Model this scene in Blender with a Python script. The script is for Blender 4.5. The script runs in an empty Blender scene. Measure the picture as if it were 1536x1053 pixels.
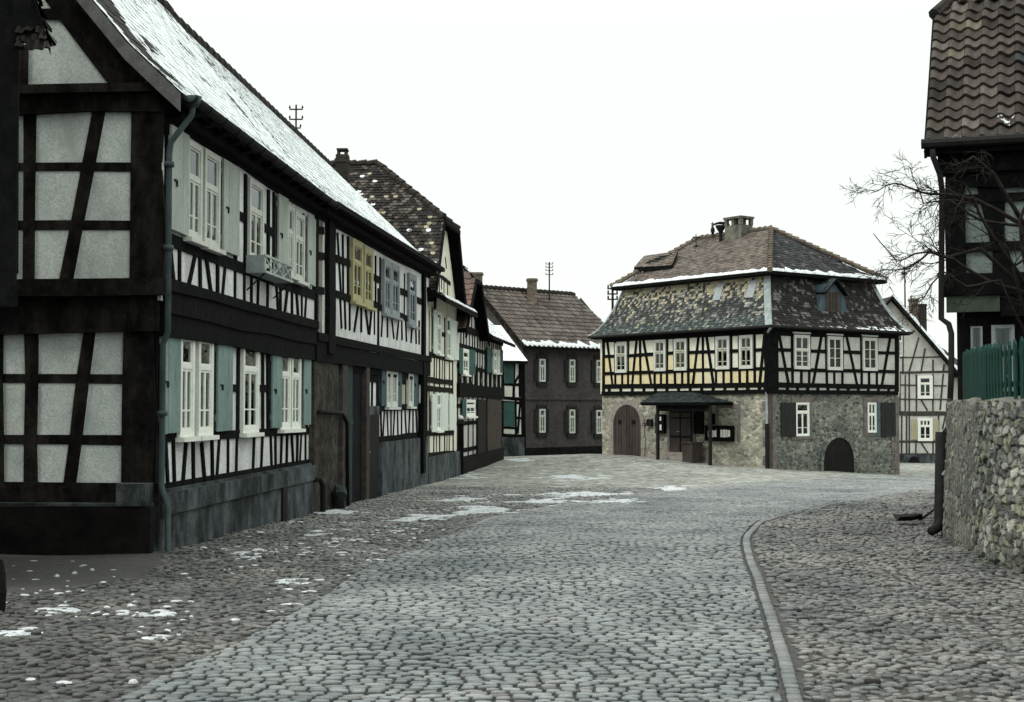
import bpy, math, random
import numpy as np
from mathutils import Vector, noise as mnoise
R_ = random.Random(7)
SC = bpy.context.scene
COL = SC.collection

# ------------------------------------------------------------------ camera, sky, sun
FPX, CX, CY, HOR, EYE = 2133.0, 768.0, 526.5, 611.0, 1.70
PITCH = math.atan((HOR - CY) / FPX)
cam = bpy.data.cameras.new('camera'); cam.lens = FPX / 1536 * 36.0; cam.sensor_width = 36.0
cam.clip_start = 0.1; cam.clip_end = 6000
camo = bpy.data.objects.new('camera', cam); COL.objects.link(camo)
camo.location = (0, 0, EYE); camo.rotation_euler = (math.pi / 2 + PITCH, 0, 0)
SC.camera = camo
SC.view_settings.view_transform = 'Standard'; SC.view_settings.look = 'None'
SC.view_settings.gamma = 1.0; SC.view_settings.exposure = 0.12

SUN_EL, SUN_AZ = math.radians(50), math.radians(248)      # azimuth clockwise from +Y: behind the camera, to its left
W = bpy.data.worlds.new('World'); SC.world = W; W.use_nodes = True
nt = W.node_tree; nt.nodes.clear()
sky = nt.nodes.new('ShaderNodeTexSky'); sky.sky_type = 'NISHITA'; sky.sun_disc = False
sky.sun_elevation = SUN_EL; sky.sun_rotation = SUN_AZ
mx = nt.nodes.new('ShaderNodeMix'); mx.data_type = 'RGBA'; mx.inputs[0].default_value = 0.94
mx.inputs[7].default_value = (8.7, 9.2, 8.65, 1)           # overcast: an even white cloud deck over the sky
nt.links.new(sky.outputs[0], mx.inputs[6])
bg = nt.nodes.new('ShaderNodeBackground'); bg.inputs[1].default_value = 0.108
# an overcast sky is brighter overhead than at the horizon
tcw = nt.nodes.new('ShaderNodeTexCoord'); sxw = nt.nodes.new('ShaderNodeSeparateXYZ'); nt.links.new(tcw.outputs['Generated'], sxw.inputs[0])
mrw = nt.nodes.new('ShaderNodeMapRange'); mrw.inputs[1].default_value = .25; mrw.inputs[2].default_value = .95; mrw.inputs[3].default_value = 1.0; mrw.inputs[4].default_value = 2.1; nt.links.new(sxw.outputs[2], mrw.inputs[0])
mlw = nt.nodes.new('ShaderNodeVectorMath'); mlw.operation = 'SCALE'; nt.links.new(mx.outputs[2], mlw.inputs[0]); nt.links.new(mrw.outputs[0], mlw.inputs['Scale'])
nt.links.new(mlw.outputs[0], bg.inputs[0])
wo = nt.nodes.new('ShaderNodeOutputWorld'); nt.links.new(bg.outputs[0], wo.inputs[0])
sl = bpy.data.lights.new('sun', 'SUN'); sl.energy = 1.25; sl.angle = math.radians(16); sl.color = (1, .97, .92)
so = bpy.data.objects.new('sun', sl); COL.objects.link(so)
sd = Vector((math.sin(SUN_AZ) * math.cos(SUN_EL), math.cos(SUN_AZ) * math.cos(SUN_EL), math.sin(SUN_EL)))
so.rotation_euler = sd.to_track_quat('Z', 'Y').to_euler()

# ------------------------------------------------------------------ helpers
def ray(px, py):
    u = (px - CX) / FPX; v = (CY - py) / FPX; c, s = math.cos(PITCH), math.sin(PITCH)
    return (u, c - v * s, s + v * c)

def tps_fit(P, Z):
    P = np.array(P, float); n = len(P)
    d = np.linalg.norm(P[:, None] - P[None], axis=2); K = np.where(d > 0, d**2 * np.log(d + 1e-9), 0) + np.eye(n) * 2.0
    A = np.zeros((n + 3, n + 3)); A[:n, :n] = K; A[:n, n] = 1; A[:n, n+1:] = P; A[n, :n] = 1; A[n+1:, :n] = P.T
    w = np.linalg.solve(A, np.concatenate([Z, [0, 0, 0]])); return P, w
GP = [(-6,4,0),(6,4,0),(0,8,0),(-4.3,15.5,-.03),(-8,16,0),(-3.6,25.6,-.2),(-2.3,37.9,-.33),(-1.7,43.6,-.38),(-.4,55.6,-.33),(.5,66,-.68),
      (4.4,69.6,-.66),(3.8,59.6,-.24),(9.43,52,-.55),(15.3,56.4,-.97),(20,75,-1.22),(25,75,-1.25),(5.7,18.6,0.02),(5.2,14.5,.02),(9,19,0),(2,20,0),(2,30,-.18),(9,34,-.3),(-12,30,-.2),(30,40,-.8)]
TP, TW = tps_fit([g[:2] for g in GP], np.array([g[2] for g in GP]))
def gz(x, y):
    x = np.asarray(x, float); y = np.asarray(y, float)
    xc = np.clip(x, -14, 32); yc = np.clip(y, 2, 82)
    d = np.sqrt((xc[..., None] - TP[:, 0])**2 + (yc[..., None] - TP[:, 1])**2)
    return (np.where(d > 0, d**2 * np.log(d + 1e-9), 0) @ TW[:len(TP)]) + TW[-3] + TW[-2] * xc + TW[-1] * yc
def G(x, y): return float(gz(x, y))
def gnd(px, py):
    r = ray(px, py); t = 10.0
    for _ in range(60):
        z = G(r[0] * t, r[1] * t); t2 = (z - EYE) / r[2]
        t = t * .5 + max(2, min(120, t2)) * .5
    return (r[0] * t, r[1] * t)
def Zm(ox, oy, s): return lambda x, y: (ox + x / s, oy + y / s)

def tag(o, label=None, cat=None, group=None, kind=None):
    if label: o['label'] = label
    if cat: o['category'] = cat
    if group: o['group'] = group
    if kind: o['kind'] = kind
    return o
def thing(name, label, cat, loc, group=None):
    o = bpy.data.objects.new(name, None); COL.objects.link(o); o.location = loc; o.empty_display_size = .3
    return tag(o, label, cat, group)
def rootloc(p):
    v = Vector((0, 0, 0))
    while p is not None: v += p.location; p = p.parent
    return v

class MB:
    def __init__(s): s.v = []; s.f = []; s.c = []; s.mi = []
    def add(s, vs, fs, col=(.5, .5, .5, 0), m=0):
        b = len(s.v); s.v.extend([tuple(q) for q in vs]); s.c.extend([col] * len(vs))
        s.f.extend([tuple(i + b for i in f) for f in fs]); s.mi.extend([m] * len(fs))
    def hexa(s, P, col=(.5, .5, .5, 0), m=0):          # P: 4 bottom (ccw) + 4 top
        s.add(P, [(3,2,1,0),(4,5,6,7),(0,1,5,4),(1,2,6,5),(2,3,7,6),(3,0,4,7)], col, m)
    def box(s, x0, x1, y0, y1, z0, z1, col=(.5, .5, .5, 0), m=0):
        s.hexa([(x0,y0,z0),(x1,y0,z0),(x1,y1,z0),(x0,y1,z0),(x0,y0,z1),(x1,y0,z1),(x1,y1,z1),(x0,y1,z1)], col, m)
    def prism(s, poly, z0, z1, m=0):
        n = len(poly); P = [(x, y, z0) for x, y in poly] + [(x, y, z1) for x, y in poly]
        s.add(P, [tuple(range(n - 1, -1, -1)), tuple(range(n, 2 * n))] + [(i, (i + 1) % n, n + (i + 1) % n, n + i) for i in range(n)], m=m)
    def tube(s, pts, rad, n=8, m=0, col=(.5, .5, .5, 0)):
        pts = [Vector(p) for p in pts]
        if not hasattr(rad, '__len__'): rad = [rad] * len(pts)
        vs = []; up = None
        for i, p in enumerate(pts):
            t = (pts[min(i + 1, len(pts) - 1)] - pts[max(i - 1, 0)])
            if t.length < 1e-6: t = Vector((0, 0, 1))
            t.normalize()
            if up is None: up = Vector((0, 0, 1)) if abs(t.z) < .9 else Vector((1, 0, 0))
            a = t.cross(up)
            if a.length < 1e-4: a = t.orthogonal()
            a.normalize(); b = t.cross(a).normalized(); up = a.cross(t).normalized() if True else up
            for k in range(n):
                w = 2 * math.pi * k / n; vs.append(p + (a * math.cos(w) + b * math.sin(w)) * rad[i])
        fs = [(i*n+k, i*n+(k+1)%n, (i+1)*n+(k+1)%n, (i+1)*n+k) for i in range(len(pts)-1) for k in range(n)]
        fs += [tuple(range(n-1, -1, -1)), tuple(range((len(pts)-1)*n, len(pts)*n))]
        s.add(vs, fs, col, m)
    def lathe(s, c, prof, n=14, m=0):
        vs = []; k0 = len(prof)
        for r, z in prof:
            for k in range(n): w = 2*math.pi*k/n; vs.append((c[0]+r*math.cos(w), c[1]+r*math.sin(w), c[2]+z))
        fs = [(i*n+k, i*n+(k+1)%n, (i+1)*n+(k+1)%n, (i+1)*n+k) for i in range(k0-1) for k in range(n)]
        fs += [tuple(range(n-1,-1,-1)), tuple(range((k0-1)*n, k0*n))]
        s.add(vs, fs, m=m)
    def build(s, name, mats, parent=None, smooth=False):
        if not isinstance(mats, (list, tuple)): mats = [mats]
        off = rootloc(parent); me = bpy.data.meshes.new(name)
        me.from_pydata([(x - off.x, y - off.y, z - off.z) for x, y, z in s.v], [], s.f)
        for mt in mats: me.materials.append(mt)
        me.polygons.foreach_set('material_index', s.mi)
        a = me.color_attributes.new('Col', 'FLOAT_COLOR', 'POINT')
        a.data.foreach_set('color', np.array(s.c, dtype=np.float32).ravel())
        if smooth: me.polygons.foreach_set('use_smooth', [True] * len(me.polygons))
        me.update()
        if name in ('pane',):
            import bmesh
            bm = bmesh.new(); bm.from_mesh(me); bmesh.ops.recalc_face_normals(bm, faces=bm.faces); bm.to_mesh(me); bm.free()
        o = bpy.data.objects.new(name, me); COL.objects.link(o)
        if parent is not None: o.parent = parent
        return o

# ------------------------------------------------------------------ materials
def new_mat(name):
    m = bpy.data.materials.new(name); m.use_nodes = True; t = m.node_tree; t.nodes.clear()
    out = t.nodes.new('ShaderNodeOutputMaterial'); p = t.nodes.new('ShaderNodeBsdfPrincipled'); t.links.new(p.outputs[0], out.inputs[0])
    return m, t, p
def N(t, typ, **kw):
    n = t.nodes.new(typ)
    for k, v in kw.items():
        if k.startswith('i_'):
            key = k[2:]; key = int(key) if key.isdigit() else key.replace('_', ' ')
            n.inputs[key].default_value = v
        else: setattr(n, k, v)
    return n
def ramp(t, pts):
    r = t.nodes.new('ShaderNodeValToRGB'); e = r.color_ramp.elements
    while len(e) < len(pts): e.new(.5)
    for q, (p, c) in zip(e, pts): q.position = p; q.color = (c[0], c[1], c[2], 1) if len(c) == 3 else c
    return r
def cmix(t, a, b, f, mode='MIX'):
    n = t.nodes.new('ShaderNodeMix'); n.data_type = 'RGBA'; n.blend_type = mode
    for i, s in ((0, f), (6, a), (7, b)):
        if isinstance(s, (int, float)): n.inputs[i].default_value = s
        elif isinstance(s, tuple): n.inputs[i].default_value = (s + (1,))[:4]
        else: t.links.new(s, n.inputs[i])
    return n.outputs[2]
def coords(t, scale=(1, 1, 1)):
    tc = t.nodes.new('ShaderNodeNewGeometry'); mp = t.nodes.new('ShaderNodeMapping'); mp.inputs['Scale'].default_value = scale
    t.links.new(tc.outputs['Position'], mp.inputs[0]); return mp.outputs[0]
def noise(t, co, scale, detail=4, rough=.6):
    n = N(t, 'ShaderNodeTexNoise', i_Scale=scale, i_Detail=detail, i_Roughness=rough); t.links.new(co, n.inputs['Vector']); return n.outputs[0]
def bump(t, h, strength, dist, prev=None):
    b = N(t, 'ShaderNodeBump', i_Strength=strength, i_Distance=dist); t.links.new(h, b.inputs['Height'])
    if prev is not None: t.links.new(prev, b.inputs['Normal'])
    return b.outputs[0]

def rough_mat(name, c1, c2, scale=3, fine=40, rough=.85, bstr=.4, bdist=.01, stain=None, stain_amt=.5, spec=.10, cs=(1, 1, 1), stain_scale=.7, cut=(.45, .7)):
    """two-tone surface: broad mottling, fine grain bump, optional stains of another colour"""
    m, t, p = new_mat(name); co = coords(t, cs)
    n1 = noise(t, co, scale); r = ramp(t, [(.32, c1), (.68, c2)]); t.links.new(n1, r.inputs[0]); col = r.outputs[0]
    n2 = noise(t, co, fine, 5)
    col = cmix(t, col, (0, 0, 0), 0.0)
    r2 = ramp(t, [(.3, (.72, .72, .72)), (.7, (1.18, 1.18, 1.18))]); t.links.new(n2, r2.inputs[0]); col = cmix(t, col, r2.outputs[0], 1.0, 'MULTIPLY')
    if stain:
        n3 = noise(t, coords(t, (1, 1, .45)), stain_scale, 6, .7); r3 = ramp(t, [(cut[0], (0, 0, 0)), (cut[1], (stain_amt,) * 3)]); t.links.new(n3, r3.inputs[0])
        col = cmix(t, col, stain, r3.outputs[0])
    t.links.new(col, p.inputs['Base Color']); p.inputs['Roughness'].default_value = rough; p.inputs['Specular IOR Level'].default_value = spec
    b = bump(t, n1, bstr, bdist * 3); b = bump(t, n2, bstr, bdist, b); t.links.new(b, p.inputs['Normal'])
    return m
def rubble_mat(name, cols, mortar, scale=4.5, stretch=(1, 1, 1.7), bd=.03, green=None):
    m, t, p = new_mat(name); co = coords(t, stretch)
    wob = N(t, 'ShaderNodeTexNoise', i_Scale=3.0); t.links.new(co, wob.inputs['Vector'])
    add = N(t, 'ShaderNodeVectorMath', operation='MULTIPLY_ADD'); add.inputs[1].default_value = (.22, .22, .22)
    t.links.new(wob.outputs[1], add.inputs[0]); t.links.new(co, add.inputs[2])
    v1 = N(t, 'ShaderNodeTexVoronoi', i_Scale=scale); v2 = N(t, 'ShaderNodeTexVoronoi', feature='DISTANCE_TO_EDGE', i_Scale=scale)
    t.links.new(add.outputs[0], v1.inputs['Vector']); t.links.new(add.outputs[0], v2.inputs['Vector'])
    sep = N(t, 'ShaderNodeSeparateColor'); t.links.new(v1.outputs['Color'], sep.inputs[0])
    r = ramp(t, [(i / (len(cols) - 1), c) for i, c in enumerate(cols)]); t.links.new(sep.outputs[0], r.inputs[0])
    e = ramp(t, [(.02, (0, 0, 0)), (.10, (1, 1, 1))]); t.links.new(v2.outputs[0], e.inputs[0])
    n = noise(t, co, 22, 6, .7); r2 = ramp(t, [(.3, (.6, .6, .6)), (.7, (1.3, 1.3, 1.3))]); t.links.new(n, r2.inputs[0])
    nb = noise(t, co, .9, 4); rb = ramp(t, [(.35, (.7, .72, .72)), (.65, (1.2, 1.18, 1.12))]); t.links.new(nb, rb.inputs[0])
    col = cmix(t, mortar, r.outputs[0], e.outputs[0]); col = cmix(t, col, r2.outputs[0], 1., 'MULTIPLY'); col = cmix(t, col, rb.outputs[0], 1., 'MULTIPLY')
    t.links.new(col, p.inputs['Base Color']); p.inputs['Roughness'].default_value = .9; p.inputs['Specular IOR Level'].default_value = .2
    b = bump(t, e.outputs[0], .8, bd); b = bump(t, n, .5, .01, b); t.links.new(b, p.inputs['Normal'])
    return m
def tile_mat(name, snow=(.82, .86, .87), rough=.75, snow_thr=.5):
    """tiles: colour from each tile's own colour, weathering noise, snow lying where the tile's snow value says"""
    m, t, p = new_mat(name); co = coords(t)
    at = N(t, 'ShaderNodeAttribute', attribute_name='Col')
    n = noise(t, co, 26, 5, .7); r2 = ramp(t, [(.3, (.6, .6, .6)), (.7, (1.35, 1.35, 1.35))]); t.links.new(n, r2.inputs[0])
    col = cmix(t, at.outputs['Color'], r2.outputs[0], 1., 'MULTIPLY')
    n4 = noise(t, coords(t, (1, 1, 1)), 9, 6, .75)
    s = N(t, 'ShaderNodeMath', operation='ADD'); t.links.new(n4, s.inputs[0]); t.links.new(at.outputs['Alpha'], s.inputs[1])
    r3 = ramp(t, [(.96, (0, 0, 0)), (1.0, (1, 1, 1))]);
    s2 = N(t, 'ShaderNodeMath', operation='MULTIPLY'); s2.inputs[1].default_value = .93; t.links.new(s.outputs[0], s2.inputs[0])
    t.links.new(s2.outputs[0], r3.inputs[0])
    col = cmix(t, col, snow, r3.outputs[0])
    t.links.new(col, p.inputs['Base Color']); p.inputs['Roughness'].default_value = .85; p.inputs['Specular IOR Level'].default_value = .10
    t.links.new(bump(t, n, .5, .012), p.inputs['Normal'])
    return m
def stone_mat(name, tint=(1, 1, 1), rough=.55, spec=.5, ns=55, lo=.62, hi=1.3):
    m, t, p = new_mat(name); co = coords(t)
    at = N(t, 'ShaderNodeAttribute', attribute_name='Col')
    n = noise(t, co, ns, 7, .75); r2 = ramp(t, [(.3, (lo,)*3), (.7, (hi,)*3)]); t.links.new(n, r2.inputs[0])
    nb = noise(t, co, .55, 5, .65); rb = ramp(t, [(.34, (.50, .54, .57)), (.62, (1.12, 1.1, 1.08))]); t.links.new(nb, rb.inputs[0])
    col = cmix(t, at.outputs['Color'], r2.outputs[0], 1., 'MULTIPLY'); col = cmix(t, col, rb.outputs[0], 1., 'MULTIPLY'); col = cmix(t, col, tint, 1., 'MULTIPLY')
    t.links.new(col, p.inputs['Base Color']); p.inputs['Roughness'].default_value = rough; p.inputs['Specular IOR Level'].default_value = spec
    t.links.new(bump(t, n, .7, .008), p.inputs['Normal'])
    return m
def glass_mat(name, tint=(.55, .62, .6)):
    m = bpy.data.materials.new(name); m.use_nodes = True; t = m.node_tree; t.nodes.clear()
    out = t.nodes.new('ShaderNodeOutputMaterial'); tr = N(t, 'ShaderNodeBsdfTransparent'); tr.inputs[0].default_value = tint + (1,)
    gl = N(t, 'ShaderNodeBsdfGlossy'); gl.inputs['Roughness'].default_value = .03; gl.inputs[0].default_value = (.9, .95, .95, 1)
    fr = N(t, 'ShaderNodeFresnel'); fr.inputs[0].default_value = 1.5
    co = coords(t); n = noise(t, co, 2.2, 2); b = bump(t, n, .25, .02); t.links.new(b, gl.inputs['Normal'])
    mix = N(t, 'ShaderNodeMixShader'); t.links.new(fr.outputs[0], mix.inputs[0]); t.links.new(tr.outputs[0], mix.inputs[1]); t.links.new(gl.outputs[0], mix.inputs[2])
    t.links.new(mix.outputs[0], out.inputs[0]); return m

M = {}
M['timber'] = rough_mat('timber_black', (.003, .004, .004), (.008, .0085, .008), 6, 60, .9, .6, .01, stain=(.035, .032, .027), stain_amt=.4, cs=(1, 1, 1), spec=.06, stain_scale=5, cut=(.55, .8))
M['timber_worn'] = rough_mat('timber_worn', (.004, .0037, .0035), (.014, .0125, .011), 7, 55, .9, .8, .012, stain=(.05, .045, .038), stain_amt=.6, spec=.06, stain_scale=4)
M['timber_faded'] = rough_mat('timber_faded', (.035, .032, .03), (.075, .068, .062), 6, 50, .9, .4, .006)
M['timber_grey'] = rough_mat('timber_grey', (.10, .10, .098), (.17, .165, .16), 7, 60, .85, .4, .006)
M['plaster_gable'] = rough_mat('plaster_gable', (.54, .60, .56), (.72, .77, .72), 2.6, 40, .9, .5, .010, stain=(.36, .38, .34), stain_amt=.6, stain_scale=1.9, cut=(.5, .7))
M['plaster_front'] = rough_mat('plaster_front', (.66, .675, .66), (.78, .79, .775), 2.5, 30, .9, .5, .01, stain=(.40, .40, .37), stain_amt=.75, stain_scale=2.4, cut=(.46, .66))
M['plaster_stained'] = rough_mat('plaster_stained', (.18, .17, .14), (.33, .32, .27), 2.0, 28, .9, .5, .012, stain=(.05, .045, .04), stain_amt=.8, stain_scale=1.5)
M['plaster_white'] = rough_mat('plaster_white', (.66, .68, .62), (.80, .81, .74), 2, 25, .9, .3, .008, stain=(.40, .39, .33), stain_amt=.4, stain_scale=1.2)
M['plaster_cream'] = rough_mat('plaster_cream', (.70, .69, .57), (.82, .81, .68), 2, 25, .9, .3, .008, stain=(.40, .36, .26), stain_amt=.35, stain_scale=.9)
M['plaster_yellow'] = rough_mat('plaster_yellow', (.66, .55, .31), (.76, .65, .40), 1.6, 20, .9, .3, .008, stain=(.72, .68, .52), stain_amt=.8, stain_scale=.6)
M['plaster_pale'] = rough_mat('plaster_pale', (.46, .46, .43), (.58, .58, .54), 1.6, 20, .9, .3, .008, stain=(.30, .27, .24), stain_amt=.6, stain_scale=1.1)
M['brown_wall'] = rough_mat('brown_wall', (.060, .054, .054), (.105, .094, .092), 6, 35, .95, .8, .02, stain=(.035, .032, .032), stain_amt=.7, stain_scale=.8)
M['concrete'] = rough_mat('concrete', (.055, .068, .072), (.13, .15, .155), 3.2, 30, .9, .8, .02, stain=(.018, .022, .022), stain_amt=.95, stain_scale=1.9, cut=(.42, .62))
M['dark_stone'] = rough_mat('dark_stone', (.004, .004, .004), (.014, .013, .012), 3, 30, .95, .5, .02, spec=.1)
M['masonry'] = rough_mat('masonry', (.030, .027, .023), (.10, .09, .075), 5, 26, .95, .9, .03, stain=(.014, .013, .012), stain_amt=.9, stain_scale=2.5)
M['white_paint'] = rough_mat('white_paint', (.78, .80, .73), (.86, .88, .81), 5, 60, .55, .15, .003)
M['off_white'] = rough_mat('off_white_paint', (.55, .57, .52), (.66, .68, .62), 5, 60, .6, .15, .003)
M['grey_paint'] = rough_mat('grey_paint', (.22, .25, .27), (.30, .33, .34), 5, 60, .6, .15, .003)
M['yellow_paint'] = rough_mat('yellow_paint', (.36, .33, .17), (.46, .42, .24), 5, 60, .6, .2, .003)
M['shutter_teal'] = rough_mat('shutter_teal', (.185, .265, .25), (.245, .335, .315), 3, 50, .65, .3, .004, cs=(1, 1, .3), stain=(.09, .14, .135), stain_amt=.8, stain_scale=3)
M['shutter_grey'] = rough_mat('shutter_grey', (.36, .40, .36), (.44, .48, .43), 3, 50, .7, .3, .004, cs=(1, 1, .3), stain=(.24, .27, .25), stain_amt=.5, stain_scale=3)
M['shutter_dark'] = rough_mat('shutter_dark', (.018, .019, .019), (.03, .03, .03), 3, 50, .6, .3, .004)
M['shutter_blue'] = rough_mat('shutter_blue', (.055, .085, .10), (.09, .125, .14), 3, 50, .7, .3, .004)
M['shutter_green'] = rough_mat('shutter_green_old', (.035, .085, .08), (.06, .12, .11), 3, 50, .7, .3, .004)
M['shutter_white'] = rough_mat('shutter_white', (.62, .68, .62), (.74, .79, .72), 3, 50, .7, .3, .004)
M['shutter_tan'] = rough_mat('shutter_tan', (.36, .33, .22), (.44, .40, .28), 3, 50, .7, .3, .004)
M['door_brown'] = rough_mat('door_brown', (.050, .041, .037), (.088, .072, .065), 4, 50, .7, .3, .005, cs=(1, 1, .2), stain=(.03, .022, .02), stain_amt=.7, stain_scale=3)
M['door_dark'] = rough_mat('door_dark', (.005, .005, .005), (.012, .011, .010), 4, 50, .6, .3, .005)
M['door_green'] = rough_mat('door_green', (.018, .035, .03), (.03, .05, .045), 4, 50, .6, .3, .005)
M['iron'] = rough_mat('iron', (.010, .010, .010), (.02, .019, .018), 10, 80, .75, .3, .004, spec=.15)
M['copper'] = rough_mat('patina_pipe', (.042, .060, .063), (.080, .104, .106), 5, 60, .6, .3, .004, stain=(.05, .08, .08), stain_amt=.7, stain_scale=4)
M['zinc'] = rough_mat('zinc', (.28, .31, .32), (.40, .43, .43), 5, 60, .5, .2, .003)
M['lead'] = rough_mat('slate_strip', (.20, .25, .26), (.36, .40, .39), 5, 40, .6, .4, .006)
M['interior'] = rough_mat('interior_dark', (.004, .005, .006), (.012, .014, .015), 1.2, 6, .9, .0, .001)
M['curtain'] = rough_mat('curtain', (.42, .46, .45), (.66, .70, .68), 9, 40, .95, .3, .01, cs=(1, 1, .08))
M['glass'] = glass_mat('window_glass')
M['snow_ground'] = rough_mat('snow_ground', (.46, .49, .51), (.82, .85, .87), 14, 70, .85, .8, .02, stain=(.22, .23, .23), stain_amt=.6, stain_scale=5)
M['plaster_shade'] = rough_mat('plaster_eave_shade', (.13, .16, .15), (.24, .28, .26), 2.6, 30, .9, .8, .015, stain=(.05, .055, .05), stain_amt=.7, stain_scale=1.6)  # stained plaster, base colour darkened to paint in the shade under the eave
M['snow'] = rough_mat('snow', (.58, .62, .64), (.82, .86, .88), 8, 60, .8, .7, .02, spec=.2)
M['sandstone'] = rough_mat('red_sandstone', (.12, .105, .098), (.21, .185, .17), 5, 40, .9, .5, .008)
M['sandstone_pale'] = rough_mat('pale_sandstone', (.24, .21, .19), (.36, .33, .29), 5, 40, .9, .5, .008)
M['rubble_light'] = rubble_mat('rubble_light', [(.12, .118, .108), (.38, .36, .30), (.22, .21, .18), (.54, .51, .43), (.30, .295, .265)], (.48, .46, .39), 5.0)
M['rubble_dark'] = rubble_mat('rubble_dark', [(.040, .047, .045), (.16, .17, .155), (.075, .082, .075), (.30, .30, .26), (.11, .125, .115)], (.27, .275, .245), 5.0)
M['brick'] = rubble_mat('chimney_brick', [(.10, .075, .06), (.17, .13, .10), (.13, .10, .08)], (.22, .20, .17), 6, (1, 1, 2.4), .01)
M['brick_dark'] = rubble_mat('chimney_brick_dark', [(.018, .016, .016), (.045, .035, .032), (.028, .024, .022)], (.05, .045, .04), 6, (1, 1, 2.4), .01)
M['chimney_render'] = rough_mat('chimney_render', (.10, .10, .085), (.24, .23, .19), 3.5, 26, .9, .6, .02, stain=(.045, .043, .038), stain_amt=.8, stain_scale=2)
M['tile'] = tile_mat('roof_tiles')
M['stone'] = stone_mat('sett_stone'); M['cobble'] = stone_mat('field_cobble', rough=.7, spec=.35)
M['wallstone'] = stone_mat('garden_wall_stone', rough=.9, spec=.2, ns=17, lo=.45, hi=1.5)
M['paper'] = rough_mat('notice_paper', (.74, .75, .70), (.82, .83, .78), 9, 70, .9, .1, .001)
M['fence_green'] = rough_mat('fence_green', (.008, .036, .031), (.018, .058, .048), 6, 50, .7, .4, .004, cs=(1, 1, .25), stain=(.01, .03, .025), stain_amt=.7, stain_scale=5)
M['bark'] = rough_mat('bark', (.016, .014, .012), (.035, .03, .026), 9, 60, .9, .6, .01)
M['moss_green'] = rough_mat('painted_board_green', (.045, .06, .045), (.075, .09, .07), 5, 50, .8, .3, .004)

# ------------------------------------------------------------------ facade tool
class Fac:
    """a wall plane: o = foot of one corner (x, y), d = direction along the wall, side = +1/-1 picks the outward normal"""
    def __init__(s, o, d, side, off=0.0):
        L = math.hypot(*d); s.d = (d[0] / L, d[1] / L); s.n = (s.d[1] * side, -s.d[0] * side)
        s.o = (o[0] + s.n[0] * off, o[1] + s.n[1] * off); s.k = 0
    def pt(s, px, py):
        r = ray(px, py); den = r[0] * s.n[0] + r[1] * s.n[1]; t = (s.o[0] * s.n[0] + s.o[1] * s.n[1]) / den
        x, y, z = r[0] * t, r[1] * t, EYE + r[2] * t
        return ((x - s.o[0]) * s.d[0] + (y - s.o[1]) * s.d[1], z)
    def w(s, u, z, off=0.0): return (s.o[0] + s.d[0] * u + s.n[0] * off, s.o[1] + s.d[1] * u + s.n[1] * off, z)
    def xy(s, u, off=0.0): q = s.w(u, 0, off); return (q[0], q[1])
    def rect(s, mb, u0, u1, z0, z1, a, b, m=0, col=(.5, .5, .5, 0)):
        mb.hexa([s.w(u0, z0, a), s.w(u1, z0, a), s.w(u1, z0, b), s.w(u0, z0, b), s.w(u0, z1, a), s.w(u1, z1, a), s.w(u1, z1, b), s.w(u0, z1, b)], col, m)
    def beam(s, mb, p, q, w, proud=.02, m=0, back=-.02):
        s.k = (s.k + 1) % 11; pr = proud + s.k * .0011
        dx, dz = q[0] - p[0], q[1] - p[1]; L = math.hypot(dx, dz)
        if L < .02: return
        nx, nz = -dz / L, dx / L; n = max(1, min(5, int(L / .7))); ring = []
        for i in range(n + 1):
            f = i / n; hw = w / 2 * (1 + R_.uniform(-.10, .10)); sh = R_.uniform(-.06, .06) * w if 0 < i < n else 0
            c = (p[0] + dx * f + nx * sh, p[1] + dz * f + nz * sh)
            ring.append([s.w(c[0] - nx * hw, c[1] - nz * hw, back), s.w(c[0] + nx * hw, c[1] + nz * hw, back), s.w(c[0] + nx * hw, c[1] + nz * hw, pr), s.w(c[0] - nx * hw, c[1] - nz * hw, pr)])
        vs = [v for r in ring for v in r]; fs = [(3, 2, 1, 0), tuple(4 * n + k for k in range(4))]
        for i in range(n):
            for k in range(4): a = 4 * i + k; b = 4 * i + (k + 1) % 4; fs.append((a, b, b + 4, a + 4))
        mb.add(vs, fs, m=m)
    def beams(s, mb, Z, segs, w, proud=.02, m=0):
        for (x0, y0, x1, y1, *ww) in segs:
            s.beam(mb, s.pt(*Z(x0, y0)), s.pt(*Z(x1, y1)), ww[0] if ww else w, proud, m)
    def poly(s, mb, pts, a, b, m=0):
        P = [s.w(u, z, a) for u, z in pts] + [s.w(u, z, b) for u, z in pts]; n = len(pts)
        mb.add(P, [tuple(range(n)), tuple(range(2 * n - 1, n - 1, -1))] + [(i, (i + 1) % n, n + (i + 1) % n, n + i) for i in range(n)], m=m)

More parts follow.
